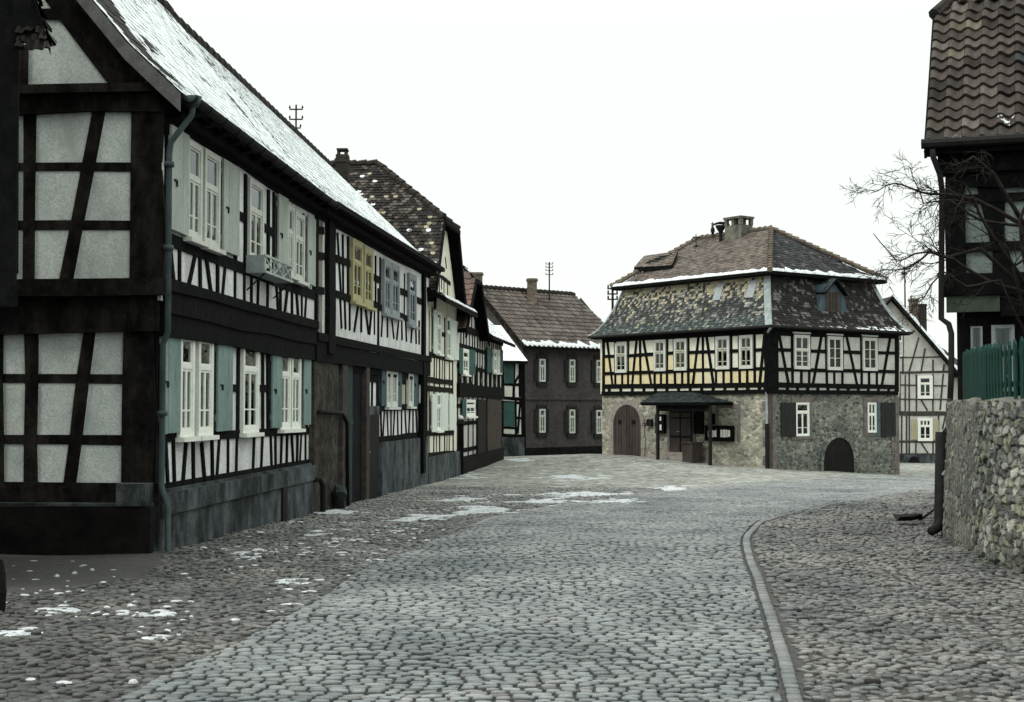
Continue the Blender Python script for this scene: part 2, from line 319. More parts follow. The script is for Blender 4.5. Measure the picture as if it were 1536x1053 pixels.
def wbox(F, Z, x0, y0, x1, y1):
    """pixel box (left edge top/bottom, right edge) on a facade -> u0, u1, z0, z1"""
    a = F.pt(*Z(x0, y0)); b = F.pt(*Z(x0, y1)); c = F.pt(*Z(x1, (y0 + y1) / 2))
    u0, u1 = sorted((a[0], c[0])); return u0, u1, b[1], a[1]
def window(F, parent, box, frame='white_paint', cols=2, transom=.66, low=1, curtain=0, cas=.07, off=.0, sill=True, label=None, upper_cols=None, bar=.022):
    """casement window standing on the wall face: casing, sashes, transom, glazing bars; pane, curtain and sill are sub-parts"""
    u0, u1, z0, z1 = box; mb = MB(); fm = M[frame]; e = off
    W_, H_ = u1 - u0, z1 - z0; cas = min(cas, W_ * .16)
    F.rect(mb, u0, u0 + cas, z0, z1, -.01 + e, .058 + e); F.rect(mb, u1 - cas, u1, z0, z1, -.01 + e, .058 + e)
    F.rect(mb, u0 + cas, u1 - cas, z1 - cas, z1, -.01 + e, .056 + e); F.rect(mb, u0 + cas, u1 - cas, z0, z0 + cas, -.01 + e, .056 + e)
    iu0, iu1, iz0, iz1 = u0 + cas, u1 - cas, z0 + cas, z1 - cas; zt = iz0 + (iz1 - iz0) * transom; sb = min(.034, W_ * .07)
    if transom < 1:
        F.rect(mb, iu0, iu1, zt - .03, zt + .03, .0 + e, .05 + e)
    zt = min(zt, iz1)
    for k in range(cols):                                    # lower sashes
        a = iu0 + (iu1 - iu0) * k / cols; b = iu0 + (iu1 - iu0) * (k + 1) / cols; top = zt - .03 if transom < 1 else iz1
        for q in ((a, a + sb, iz0, top), (b - sb, b, iz0, top)): F.rect(mb, q[0], q[1], q[2], q[3], .012 + e, .040 + e)
        F.rect(mb, a + sb, b - sb, iz0, iz0 + sb, .012 + e, .038 + e); F.rect(mb, a + sb, b - sb, top - sb, top, .012 + e, .038 + e)
        for j in range(1, low + 1):
            zz = iz0 + (top - iz0) * (j / (low + 1)) - (.18 * (top - iz0) if low == 1 else 0)
            F.rect(mb, a + sb, b - sb, zz - bar / 2, zz + bar / 2, .016 + e, .034 + e)
    if transom < 1:
        uc = upper_cols or 1
        for k in range(uc):
            a = iu0 + (iu1 - iu0) * k / uc; b = iu0 + (iu1 - iu0) * (k + 1) / uc
            for q in ((a, a + sb), (b - sb, b)): F.rect(mb, q[0], q[1], zt + .03, iz1, .012 + e, .040 + e)
            F.rect(mb, a + sb, b - sb, zt + .03, zt + .03 + sb * .8, .012 + e, .038 + e); F.rect(mb, a + sb, b - sb, iz1 - sb * .8, iz1, .012 + e, .038 + e)
    w_ = mb.build('window', fm, parent)
    if label: w_['label'] = label
    g = MB(); F.rect(g, iu0, iu1, iz0, iz1, .020 + e, .024 + e); g.build('pane', M['glass'], w_)
    k = MB(); F.rect(k, iu0, iu1, iz0, iz1, -.008 + e, .003 + e); k.build('dark_interior', M['interior'], w_)
    if curtain:
        c = MB(); n = 14
        for a, b in ((iu0 + .01, iu0 + (iu1 - iu0) * (.42 if curtain == 2 else .5)), (iu1 - (iu1 - iu0) * (.38 if curtain == 2 else .5), iu1 - .01)):
            vs = []
            zt0 = iz0 if curtain != 3 else iz0; zt1 = iz1 if curtain != 3 else iz0 + (iz1 - iz0) * .48
            for i in range(n + 1):
                u = a + (b - a) * i / n; of = .009 + .004 * math.sin(i * 2.1) + e; vs += [F.w(u, zt0, of), F.w(u, zt1, of)]
            c.add(vs, [(2*i, 2*i+2, 2*i+3, 2*i+1) for i in range(n)])
        c.build('curtain', M['curtain'], w_)
    if sill:
        s_ = MB(); F.rect(s_, u0 - .05, u1 + .05, z0 - .06, z0 - .003, .0 + e, .13 + e); s_.build('sill', fm, w_)
    return w_
def shutter(F, parent, box, mat, off=.035, latch=True, planks=3, slant=0.0):
    u0, u1, z0, z1 = box; mb = MB(); n = planks; g = .006
    for k in range(n):
        a = u0 + (u1 - u0) * k / n + g / 2; b = u0 + (u1 - u0) * (k + 1) / n - g / 2; j = R_.uniform(-.003, .003)
        F.rect(mb, a, b, z0 + R_.uniform(0, .012), z1 - R_.uniform(0, .008), off + j, off + .028 + j)
    for zz in (z0 + (z1 - z0) * .14, z0 + (z1 - z0) * .86): F.rect(mb, u0 + .01, u1 - .01, zz - .045, zz + .045, off - .022, off + .002)
    s_ = mb.build('shutter', M[mat], parent)
    if latch:
        l = MB(); um, zm = u0 + (u1 - u0) * .18, z0 + (z1 - z0) * .48
        F.rect(l, um - .03, um + .09, zm - .012, zm + .012, off + .026, off + .045); F.rect(l, um + .05, um + .075, zm - .07, zm, off + .03, off + .05)
        l.build('latch', M['iron'], s_)
    return s_

def lerp(a, b, t): return tuple(a[i] + (b[i] - a[i]) * t for i in range(len(a)))
def tiles(mb, rings, tw, ch, colfn, nseg=1, amp=0.0, lift=.018, m=0, seed=1, jit=.004, stagger=True, nose=0.0, liprate=0.0):
    """lay tiles course by course over a (curved) roof slope; rings: list of (left, right) points from eave to ridge"""
    rg = random.Random(seed); rings = [(Vector(a), Vector(b)) for a, b in rings]
    mids = [(a + b) / 2 for a, b in rings]; acc = [0]
    for i in range(1, len(mids)): acc.append(acc[-1] + max((mids[i] - mids[i-1]).length, 1e-6))
    T = acc[-1]
    def at(t):
        t = max(0, min(T, t)); i = 1
        while i < len(acc) - 1 and acc[i] < t: i += 1
        f = (t - acc[i-1]) / (acc[i] - acc[i-1]); return rings[i-1][0].lerp(rings[i][0], f), rings[i-1][1].lerp(rings[i][1], f)
    nC = int(T / ch + .999)
    for k in range(nC):
        t0 = k * ch; t1 = min(T, t0 + ch * 1.12); L0, R0 = at(t0); L1, R1 = at(t1)
        ax = (R0 - L0); ln = ax.length
        if ln < tw * .5: continue
        ax = ax / ln; up = ((L1 + R1) / 2 - (L0 + R0) / 2); nn = ax.cross(up); nn.normalize()
        if nn.z < 0: nn = -nn
        ln1 = (R1 - L1).length; x = -(tw / 2 if (k % 2 and stagger) else 0) - rg.uniform(0, .1) * tw * 0; st = L1 - L0
        # left/right limits of the upper edge, measured along ax from L0
        l1 = (L1 - L0).dot(ax); r1 = (R1 - L0).dot(ax); upv = up - ax * up.dot(ax)
        while x < ln:
            a = max(x, 0); b = min(x + tw - .004, ln)
            if b - a > .03:
                a1 = max(a, l1); b1 = min(b, r1)
                if b1 - a1 > .0:
                    col = colfn((a + b) / 2 / ln, (t0 + ch / 2) / T, rg); lf = lift + rg.uniform(-jit, jit) * 1.5; tl = rg.uniform(-jit, jit); dn = rg.uniform(-jit, jit)
                    lo = []; hi = []; lp = []
                    for i in range(nseg + 1):
                        f = i / nseg; q = a + (b - a) * f; q1 = a1 + (b1 - a1) * f; ph = (q - x) / tw
                        h = amp * (math.cos(ph * 2 * math.pi - .9)) if amp else 0
                        ns = -nose * (1 - (2 * f - 1) ** 2) if nose and nseg > 1 else 0
                        lo.append(L0 + ax * q + nn * (lf + h + tl * f) + upv.normalized() * (dn + ns)); hi.append(L0 + ax * q1 + upv + nn * (.002 + h)); lp.append(L0 + ax * q + nn * (h * .9 - .004) + upv.normalized() * (dn + ns))
                    vs = lo + hi + lp; n = nseg + 1
                    fs = [(i, i + 1, n + i + 1, n + i) for i in range(nseg)] + [(2*n+i, 2*n+i+1, i+1, i) for i in range(nseg)]
                    cc = col
                    keepsnow = 1 if rg.random() < liprate else 0; base = len(mb.v); mb.add(vs, fs, cc, m)
                    for i in range(2 * n, 3 * n): mb.c[base + i] = (col[0] * .6, col[1] * .6, col[2] * .6, col[3] * keepsnow)   # bare broken edge of the tile
            x += tw
def slab(mb, rings, th=.10, drop=.03, m=1):
    """boarded underside of a roof slope"""
    vs = []
    for a, b in rings:
        for p in (a, b):
            vs.append((p[0], p[1], p[2] - drop)); vs.append((p[0], p[1], p[2] - drop - th))
    fs = []
    for i in range(len(rings) - 1):
        o = 4 * i; fs += [(o, o+2, o+6, o+4), (o+1, o+5, o+7, o+3), (o, o+4, o+5, o+1), (o+2, o+3, o+7, o+6)]
    e = 4 * (len(rings) - 1); fs += [(0, 1, 3, 2), (e, e+2, e+3, e+1)]
    mb.add(vs, fs, m=m)
def snow_strip(name, parent, rings, th=.05, nu=60, nv=5, seed=3, edge=.35, holes=0.0):
    """lumpy layer of snow lying on a roof slope"""
    rg = random.Random(seed); mb = MB(); rings = [(Vector(a), Vector(b)) for a, b in rings]
    vs = []; (a0, b0), (a1, b1) = rings[0], rings[-1]; nn = (b0 - a0).cross(a1 - a0).normalized(); nn = nn if nn.z > 0 else -nn
    for i in range(nu + 1):
        f = i / nu; top = 1 - edge * (mnoise.noise(Vector((f * nu * .16, seed, 0))) * .9 + .5)
        for j in range(nv + 1):
            g = j / nv * max(.15, top); p = a0.lerp(b0, f).lerp(a1.lerp(b1, f), g)
            h = th * (1 - abs(2 * j / nv - 1) ** 2.5) * (.75 + .5 * mnoise.noise(Vector((f * nu * .3, j * .7, seed))))
            vs.append(p + nn * (max(0, h) + .022))
    fs = [(i*(nv+1)+j, (i+1)*(nv+1)+j, (i+1)*(nv+1)+j+1, i*(nv+1)+j+1) for i in range(nu) for j in range(nv) if rg.random() >= holes]
    mb.add(vs, fs); return mb.build(name, M['snow'], parent, smooth=True)

# ------------------------------------------------------------------ tracing transforms (detail views of the survey photograph)
P1 = Zm(0, 0, 1)
ZA = Zm(0, 0, 2.633); ZB = Zm(0, 380, 2.633); ZC = Zm(200, 160, 4.05); ZD = Zm(440, 200, 3.76); ZE = Zm(440, 460, 3.29); ZF = Zm(620, 360, 2.927)
ZG = Zm(880, 300, 4.786); ZH = Zm(880, 480, 4.386); ZI = Zm(1130, 320, 5.12); ZJ = Zm(1130, 480, 4.213); ZK = Zm(200, 440, 3.096); ZL = Zm(1290, 400, 2.195); ZM_ = Zm(1290, 0, 2.508)

# ------------------------------------------------------------------ the ground, its paving and the snow on it
RL = [(40,1120),(176,1053),(305,984),(440,923),(533,861),(620,822),(692,797),(749,776),(838,760),(923,747),(1000,738),(1080,728),(1180,721),(1330,713)]
RR = [(1196,1120),(1176,1053),(1160,985),(1145,928),(1126,866),(1114,830),(1112,811),(1120,795),(1148,779),(1190,767),(1245,755),(1310,744),(1400,733),(1560,722)]
def cat(P, n):
    """smooth open curve through the points, n samples"""
    P = [Vector(p).to_3d() if len(p) == 3 else Vector((p[0], p[1], 0)) for p in P]; m = len(P); out = []
    for k in range(n):
        t = k / (n - 1) * (m - 1); i = min(int(t), m - 2); f = t - i
        p0, p1, p2, p3 = P[max(i-1, 0)], P[i], P[i+1], P[min(i+2, m-1)]
        out.append(.5 * ((2*p1) + (p2-p0)*f + (2*p0-5*p1+4*p2-p3)*f*f + (3*p1-p0-3*p2+p3)*f**3))
    return np.array([[q.x, q.y] for q in out])
EL = cat([gnd(*p) for p in RL], 900); ER = cat([gnd(*p) for p in RR], 900)
ROAD = np.concatenate([EL, ER[::-1]])
def inside(poly, x, y):
    x = np.asarray(x); y = np.asarray(y); c = np.zeros(x.shape, bool); X, Y = poly[:, 0], poly[:, 1]; n = len(X); j = n - 1
    for i in range(n):
        hit = ((Y[i] > y) != (Y[j] > y)) & (x < (X[j] - X[i]) * (y - Y[i]) / (Y[j] - Y[i] + 1e-12) + X[i]); c ^= hit; j = i
    return c
rng = np.random.default_rng(5)
def wav(x, y):
    """gentle unevenness of the old paving"""
    return .018*np.sin(x*1.3+y*.6)*np.sin(y*.9-x*.4) + .012*np.sin(x*2.9+1)*np.sin(y*2.3)
def bank(x, y):
    d = np.clip((x - 3.9 - .02*y)/1.5, 0, 1); b = .10*d*d*np.clip((19-y)/3, 0, 1)
    rut = -.05*np.exp(-((x-(3.6+.06*(y-12)))/.22)**2)*np.clip((18-y)/3, 0, 1)
    l = .05*np.exp(-((x+3.1)/.6)**2)*np.clip((16-y)/4, 0, 1)
    return b + rut + l
def surf(x, y): return gz(x, y) + wav(x, y) + bank(x, y)
def stones(name, mat, cx, cy, a, b, rot, hh, col, cz=None, nside=12, sq=.45, kind='structure', tiltamp=.02):
    """many low domed stones as one paved surface"""
    n = len(cx); K = nside; cz = surf(cx, cy) if cz is None else cz
    th = np.linspace(0, 2*np.pi, K, endpoint=False) + np.pi/K
    ux = np.sign(np.cos(th))*np.abs(np.cos(th))**sq; uy = np.sign(np.sin(th))*np.abs(np.sin(th))**sq
    jit = 1 + rng.uniform(-.09, .09, (n, K)); tx = rng.normal(0, tiltamp, n); ty = rng.normal(0, tiltamp, n)
    rings = [(1.0, -.040), (.97, -.011), (.88, .0)]
    V = []
    for s, z in rings:
        lx = a[:, None]*ux*s*jit; ly = b[:, None]*uy*s*jit
        X = cx[:, None] + lx*np.cos(rot)[:, None] - ly*np.sin(rot)[:, None]; Y = cy[:, None] + lx*np.sin(rot)[:, None] + ly*np.cos(rot)[:, None]
        Z = cz[:, None] + hh[:, None] + z + lx*tx[:, None] + ly*ty[:, None]
        V.append(np.stack([X, Y, Z], -1))
    top = np.stack([cx, cy, cz + hh + .006], -1)[:, None]
    V = np.concatenate(V + [top], 1); vpn = 3*K + 1; V = V.reshape(-1, 3)
    k = np.arange(K); k2 = (k+1) % K
    q = np.concatenate([np.stack([r*K+k, r*K+k2, (r+1)*K+k2, (r+1)*K+k], 1) for r in range(2)]); tri = np.stack([2*K+k, 2*K+k2, np.full(K, 3*K)], 1)
    base = (np.arange(n)*vpn)[:, None, None]
    Q = (q[None] + base).reshape(-1, 4); T3 = (tri[None] + base).reshape(-1, 3)
    me = bpy.data.meshes.new(name); me.vertices.add(len(V)); me.vertices.foreach_set('co', V.astype(np.float32).ravel())
    nl = Q.size + T3.size; me.loops.add(nl); me.loops.foreach_set('vertex_index', np.concatenate([Q.ravel(), T3.ravel()]).astype(np.int32))
    npoly = len(Q) + len(T3); me.polygons.add(npoly)
    st = np.concatenate([np.arange(len(Q))*4, Q.size + np.arange(len(T3))*3]); me.polygons.foreach_set('loop_start', st.astype(np.int32))
    me.polygons.foreach_set('loop_total', np.concatenate([np.full(len(Q), 4), np.full(len(T3), 3)]).astype(np.int32))
    me.update(calc_edges=True); me.validate()
    ca = me.color_attributes.new('Col', 'FLOAT_COLOR', 'POINT'); C4 = np.concatenate([col, np.zeros((n, 1))], 1)
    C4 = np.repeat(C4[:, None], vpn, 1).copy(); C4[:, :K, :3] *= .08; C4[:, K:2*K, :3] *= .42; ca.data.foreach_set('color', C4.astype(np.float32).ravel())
    me.polygons.foreach_set('use_smooth', [True]*len(me.polygons)); me.materials.append(mat)
    o = bpy.data.objects.new(name, me); COL.objects.link(o); return tag(o, kind=kind)

# carriageway: rows of squared setts laid across the road
mid = (EL + ER) / 2; sd_ = np.concatenate([[0], np.cumsum(np.linalg.norm(np.diff(mid, axis=0), axis=1))])
PITCH_R = .080
rows = np.arange(0, sd_[-1], PITCH_R); cxs, cys, aa, bb, rr_ = [], [], [], [], []
for k, s in enumerate(rows):
    t = np.interp(s, sd_, np.arange(len(sd_))); i = int(min(t, len(sd_)-2)); f = t - i
    l = EL[i]*(1-f)+EL[i+1]*f; r = ER[i]*(1-f)+ER[i+1]*f; Lw = np.linalg.norm(r-l); d = (r-l)/Lw
    x = rng.uniform(-.1, 0)
    nrm = np.array([-d[1], d[0]]); ph = rng.uniform(0, 6)
    while x < Lw - .04:
        w = rng.uniform(.092, .150); x1 = min(x+w, Lw)
        if x1 - max(x, 0) > .035:
            c = (max(x, 0)+x1)/2; off = .014*math.sin(c*1.3+ph)+rng.normal(0, .005)
            # local row spacing shrinks on the inside of the bend
            j = min(i+1, len(EL)-1); g = c/Lw; sp = np.linalg.norm((EL[j]*(1-g)+ER[j]*g)-(EL[i]*(1-g)+ER[i]*g))/max(1e-6, np.linalg.norm(mid[j]-mid[i]))*PITCH_R
            p = l + d*c + nrm*off; cxs.append(p[0]); cys.append(p[1]); aa.append((x1-max(x, 0))/2-.0060); bb.append(max(.02, sp/2-.0070)*rng.uniform(.86, 1.06)); rr_.append(math.atan2(d[1], d[0])+rng.normal(0, .02))
        x = x1
cxs, cys, aa, bb, rr_ = map(np.array, (cxs, cys, aa, bb, rr_)); n = len(cxs)
br = rng.uniform(.72, 1.22, n)*np.where(rng.random(n) < .05, .45, 1); warm = rng.uniform(-.02, .02, n)
colr = np.stack([.206*br+warm*.5, .220*br, .220*br-warm*.3], 1)
stones('road', M['stone'], cxs, cys, aa, bb, rr_, rng.uniform(-.006, .006, n), colr, nside=8, sq=.42, tiltamp=.035)
# the flush kerb: two lines of long pale stones on the right edge, one on the left further on
def line_stones(E, side, w, ln, s0, s1, offs, shade):
    offs = offs-.014
    s = np.concatenate([[0], np.cumsum(np.linalg.norm(np.diff(E, axis=0), axis=1))]); X = []; x = s0
    while x < min(s1, s[-1]):
        L_ = ln*rng.uniform(.8, 1.25); t = np.interp(x+L_/2, s, np.arange(len(s))); i = int(min(t, len(s)-2)); f = t-i
        p = E[i]*(1-f)+E[i+1]*f; a_ = max(i-4, 0); b_ = min(i+5, len(E)-1); d = E[b_]-E[a_]; d = d/np.linalg.norm(d); nn = np.array([d[1], -d[0]])*side
        X.append((p[0]+nn[0]*offs, p[1]+nn[1]*offs, L_/2-.005, w/2, math.atan2(d[1], d[0]))); x += L_
    X = np.array(X); b = rng.uniform(.85, 1.2, len(X))
    return X, np.stack([shade*b, shade*b*1.03, shade*b*1.02], 1)
Xa, ca_ = line_stones(ER, 1, .098, .15, 0, 99, .080, .172)
Xb, cb_ = line_stones(EL, -1, .11, .17, 14, 99, .07, .21)
X = np.concatenate([Xa, Xb]); cc = np.concatenate([ca_, cb_])
stones('kerb_line', M['stone'], X[:, 0], X[:, 1], X[:, 2], X[:, 3], X[:, 4], np.full(len(X), .002), cc, sq=.4, tiltamp=.02)

# rough cobbles on both sides
WALLP = [(6.12,19.9),(5.70,18.5),(5.40,16.7),(5.18,15.2),(5.24,14.2),(5.35,12.5),(5.6,10.5),(6.0,8.0),(6.5,5.0)]
gx, gy = [], []; y = 6.8; row = 0
while y < 36:
    x = -9.0 + (row % 2)*.08
    while x < 12.5:
        gx.append(x); gy.append(y); x += rng.uniform(.066, .108)
    y += .069; row += 1
gx = np.array(gx); gy = np.array(gy); rx = gx*math.cos(.12)-(gy-20)*math.sin(.12)*0; ry = gy + .10*np.sin(gx*.9) + rng.normal(0, .016, len(gx)); gx = gx + rng.normal(0, .016, len(gx))
gy = ry
grow = np.concatenate([EL + (EL-ER)/np.linalg.norm(EL-ER, axis=1)[:, None]*.03, (ER + (ER-EL)/np.linalg.norm(ER-EL, axis=1)[:, None]*.17)[::-1]])
keep = ~inside(grow, gx, gy)
leftfac = np.interp(gy, [0,17.1,25.6,37.9], [-40,-4.28,-3.62,-2.28]); keep &= ~((gy > 16.9) & (gx < leftfac+.1))
wx = np.interp(-gy, [-w[1] for w in WALLP], [w[0] for w in WALLP]); keep &= ~((gy < 19.9) & (gx > wx+.25)); keep &= ~((gy >= 19.9) & (gx > 6.0+(gy-19.9)*.36))
mudp = np.array([(-12,12.75),(-4.4,13.3),(-3.75,14.6),(-4.0,16.2),(-4.2,17.3),(-12,17.4)]); keep &= ~inside(mudp, gx, gy)
keep &= (np.abs(gx) < gy*.375+.6)
keep &= rng.random(len(gx)) > np.where(gx < -3.0, .10, .02)
gx, gy = gx[keep], gy[keep]; n = len(gx)
lft = gx < np.interp(gy, EL[:, 1], EL[:, 0]) if True else 0
br = rng.uniform(.66, 1.32, n); wrm = rng.uniform(0, 1, n)
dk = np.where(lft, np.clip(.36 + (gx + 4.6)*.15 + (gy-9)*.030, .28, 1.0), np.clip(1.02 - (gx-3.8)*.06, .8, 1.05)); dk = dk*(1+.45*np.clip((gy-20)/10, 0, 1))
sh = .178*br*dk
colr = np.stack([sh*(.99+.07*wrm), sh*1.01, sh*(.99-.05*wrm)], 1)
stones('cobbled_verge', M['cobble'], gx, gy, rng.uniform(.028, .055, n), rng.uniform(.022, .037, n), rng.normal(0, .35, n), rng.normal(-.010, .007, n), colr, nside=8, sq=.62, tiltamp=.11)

# one sheet of earth under it all, out to the horizon
gm, t, p = new_mat('ground_earth'); co = coords(t)
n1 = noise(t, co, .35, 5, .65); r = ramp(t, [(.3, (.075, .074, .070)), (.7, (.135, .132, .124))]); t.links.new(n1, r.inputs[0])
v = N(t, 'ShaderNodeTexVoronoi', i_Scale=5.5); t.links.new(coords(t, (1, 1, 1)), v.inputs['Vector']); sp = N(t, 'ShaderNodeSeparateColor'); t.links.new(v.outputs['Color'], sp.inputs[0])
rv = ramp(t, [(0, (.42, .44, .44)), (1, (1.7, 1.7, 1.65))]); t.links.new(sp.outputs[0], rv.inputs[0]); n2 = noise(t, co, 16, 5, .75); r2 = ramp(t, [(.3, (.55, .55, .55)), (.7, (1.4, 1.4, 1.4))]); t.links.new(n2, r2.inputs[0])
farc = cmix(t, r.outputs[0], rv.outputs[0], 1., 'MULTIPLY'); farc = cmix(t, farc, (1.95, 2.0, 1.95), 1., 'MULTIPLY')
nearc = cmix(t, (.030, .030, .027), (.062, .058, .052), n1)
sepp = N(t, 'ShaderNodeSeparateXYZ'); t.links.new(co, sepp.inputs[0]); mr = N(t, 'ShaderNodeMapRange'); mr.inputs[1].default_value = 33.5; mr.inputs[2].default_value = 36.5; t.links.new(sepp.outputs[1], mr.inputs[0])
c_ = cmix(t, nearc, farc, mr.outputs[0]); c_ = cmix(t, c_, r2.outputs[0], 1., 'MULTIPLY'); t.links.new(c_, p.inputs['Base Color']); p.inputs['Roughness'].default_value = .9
b = bump(t, v.outputs[0], .5, .05); t.links.new(bump(t, n2, .7, .015, b), p.inputs['Normal'])
xs = np.concatenate([[-2500,-600,-150,-50,-25], np.arange(-14, 14, .25), np.arange(14, 32.1, 1.5), [45,80,200,600,2500]]); ys = np.concatenate([[-800,-100,-20,-4,0,2,4,5], np.arange(6, 22, .2), np.arange(22, 40, .4), np.arange(40, 84, 2), [90,110,160,300,900,4000]])
GX, GY = np.meshgrid(xs, ys); GZ = surf(GX, GY) * (np.abs(GX) < 60) * (GY < 200) + np.where((np.abs(GX) < 60) & (GY < 200), 0, -1.0)
near = np.clip((36-GY)/2, 0, 1)*(np.abs(GX) < 14); GZ = GZ - .022*near
GZ = GZ + .02*inside(mudp, GX.ravel(), GY.ravel()).reshape(GX.shape)
nx_, ny_ = len(xs), len(ys); me = bpy.data.meshes.new('ground')
me.from_pydata(np.stack([GX.ravel(), GY.ravel(), GZ.ravel()], 1).tolist(), [], [(j*nx_+i, j*nx_+i+1, (j+1)*nx_+i+1, (j+1)*nx_+i) for j in range(ny_-1) for i in range(nx_-1)])
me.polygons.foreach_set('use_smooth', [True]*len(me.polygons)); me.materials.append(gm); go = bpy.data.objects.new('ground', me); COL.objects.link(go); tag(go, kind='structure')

# patches of old snow lying about
def blob(mb, x, y, rx_, ry_, h, rg, lift_=0.0):
    n = 14; vs = []; ph = rg.uniform(0, 9)
    for j, (s, hz) in enumerate(((1.0, -.01), (.8, .6), (.45, .95))):
        for k in range(n):
            w = 2*math.pi*k/n; q = s*(1+.32*mnoise.noise(Vector((math.cos(w)*1.6+ph, math.sin(w)*1.6, j*.15)))*1.4)
            X_, Y_ = x+rx_*q*math.cos(w), y+ry_*q*math.sin(w); vs.append((X_, Y_, float(surf(X_, Y_))+h*hz+lift_))
    vs.append((x, y, float(surf(x, y))+h+lift_))
    fs = [(j*n+k, j*n+(k+1) % n, (j+1)*n+(k+1) % n, (j+1)*n+k) for j in range(2) for k in range(n)]+[(2*n+k, 2*n+(k+1) % n, 3*n) for k in range(n)]
    mb.add(vs, fs)
smb = MB(); rg = random.Random(11)
SN = [(860,717,46,5,26),(880,742,58,4,40),(815,752,34,4,30),(722,765,46,5,26),(1005,732,22,3,22),(695,705,14,3,8),(500,768,28,3,10),(775,690,20,2,8),(480,797,34,6,8),(520,812,40,8,5),
      (650,775,30,5,12),(610,779,12,4,6),(555,840,10,3,4),(90,918,46,7,9),(20,945,40,8,7),(215,925,40,10,3),(240,955,40,12,3),(560,795,60,14,4),(690,715,30,4,8),
      (930,752,40,4,10),(390,830,60,14,8),(470,870,70,10,6),(700,748,60,6,10)]
for (px, py, sx, sy, k) in SN:
    for _ in range(int(k*3)):
        qx, qy = px + rg.gauss(0, sx*.45), py + rg.gauss(0, sy*.45)
        if qy < 640: continue
        X_, Y_ = gnd(qx, qy); r0 = rg.uniform(.012, .05)*(1.25 if Y_ > 18 else 1) * (.8 + Y_*.055); blob(smb, X_, Y_, r0*rg.uniform(1, 2), r0*rg.uniform(.5, 1), rg.uniform(.008, .02), rg, -.026+rg.uniform(0, .012) if Y_ < 22 else -.004)
for (px, py) in ((138,855),(112,861),(200,1030),(610,779),(552,842),(85,866)):
    X_, Y_ = gnd(px, py); blob(smb, X_, Y_, .03, .03, .022, rg)
k = 0
while k < 950:      # crumbs of snow caught between the stones of the left verge
    y_ = rg.uniform(8.5, 27); x_ = rg.uniform(-5.5, 1.5); xl = float(np.interp(y_, EL[:, 1], EL[:, 0])); xf = float(np.interp(y_, [0, 17.1, 25.6], [-40, -4.2, -3.6]))
    k += 1
    if x_ > xl-.05 or x_ < xf+.15 or abs(x_) > y_*.37: continue
    if mnoise.noise(Vector((x_*.9, y_*.55, 4)))+.25*mnoise.noise(Vector((x_*4, y_*3, 1))) < -.08: continue
    r0 = abs(rg.gauss(0, .022))+.007; blob(smb, x_, y_, r0*1.3*(.7+y_*.03), r0*.8*(.7+y_*.04), .012, rg, -.010)
so_ = smb.build('snow_patches', M['snow_ground'], None, smooth=True); tag(so_, 'thin patches and crumbs of old snow scattered over the cobbles', 'snow', kind='stuff')
# ------------------------------------------------------------------ HOUSE 1: the long timbered house at the left (gable towards us)
A1 = (-4.30, 17.1); B1 = (-3.66, 25.6); C2 = (-2.32, 37.9); C3 = (-1.70, 43.6); C4 = (-.39, 55.6)
def along(a, b, t): return (a[0] + (b[0]-a[0])*t, a[1] + (b[1]-a[1])*t)
F1 = Fac(A1, (B1[0]-A1[0], B1[1]-A1[1]), 1); F1u = Fac(A1, (B1[0]-A1[0], B1[1]-A1[1]), 1, .10)
g1 = Fac(A1, (-F1.n[0], -F1.n[1]), -1); g1u = Fac(F1.xy(0, .10), (-F1.n[0], -F1.n[1]), -1, .09)
L1 = math.hypot(B1[0]-A1[0], B1[1]-A1[1]); W1 = 5.0
H1 = thing('timber_framed_house', 'long half-timbered house at the left with teal lower shutters and its gable facing us', 'house', (A1[0]-2.5, A1[1]+4.2, -.1))
zj = F1.pt(463, 489)[1]; ZJ1 = 2.62; ZE1 = 5.42
mb = MB(); mb.prism([F1.xy(0), F1.xy(L1), F1.xy(L1, -W1), F1.xy(0, -W1)], .55, 2.98); mb.prism([g1u.xy(0), F1u.xy(L1), F1u.xy(L1, -W1), g1u.xy(W1)], 2.98, ZE1)
gw = mb.build('wall', M['plaster_front'], H1)
# gable plaster (greyer) as a skin of its own over both storeys and the triangle
mb = MB(); g1.rect(mb, 0.0, W1, .55, 2.98, 0, .012); g1u.rect(mb, 0.0, W1, 2.98, ZE1-.02, 0, .012)
g1u.poly(mb, [(0, ZE1-.02), (W1+.2, ZE1-.02), (W1/2+.4, 8.6), (W1/2+.1, 8.6)], -.3, .010)
mb.build('gable_wall', M['plaster_gable'], H1)
mb = MB(); mb.prism([F1.xy(-.06, .10), F1.xy(L1, .10), F1.xy(L1, -W1), F1.xy(-.06, -W1)], -.9, .66); F1.rect(mb, 0.1, L1, .66, .70, -.1, .06); F1.rect(mb, -.05, L1-.02, .40, .663, .05, .135)
g1.rect(mb, -.05, W1, -.5, .56, 0, .22)
# dark cellar opening and stepped blocks in the plinth
mb.build('plinth', M['concrete'], H1)
mb = MB(); q = F1.pt(413, 725); q2 = F1.pt(420, 725); F1.rect(mb, q[0], q2[0], -.5, F1.pt(415, 728)[1], .09, .13)
mb.build('downpipe_recess', M['door_dark'], H1)
mb = MB(); g1.rect(mb, -.08, W1, -.6, .53, .20, .34); mb.build('gable_plinth', M['dark_stone'], H1)
mb = MB(); g1.rect(mb, -.02, .33, .54, .80, 0, .36); mb.build('corner_stone', M['concrete'], H1)

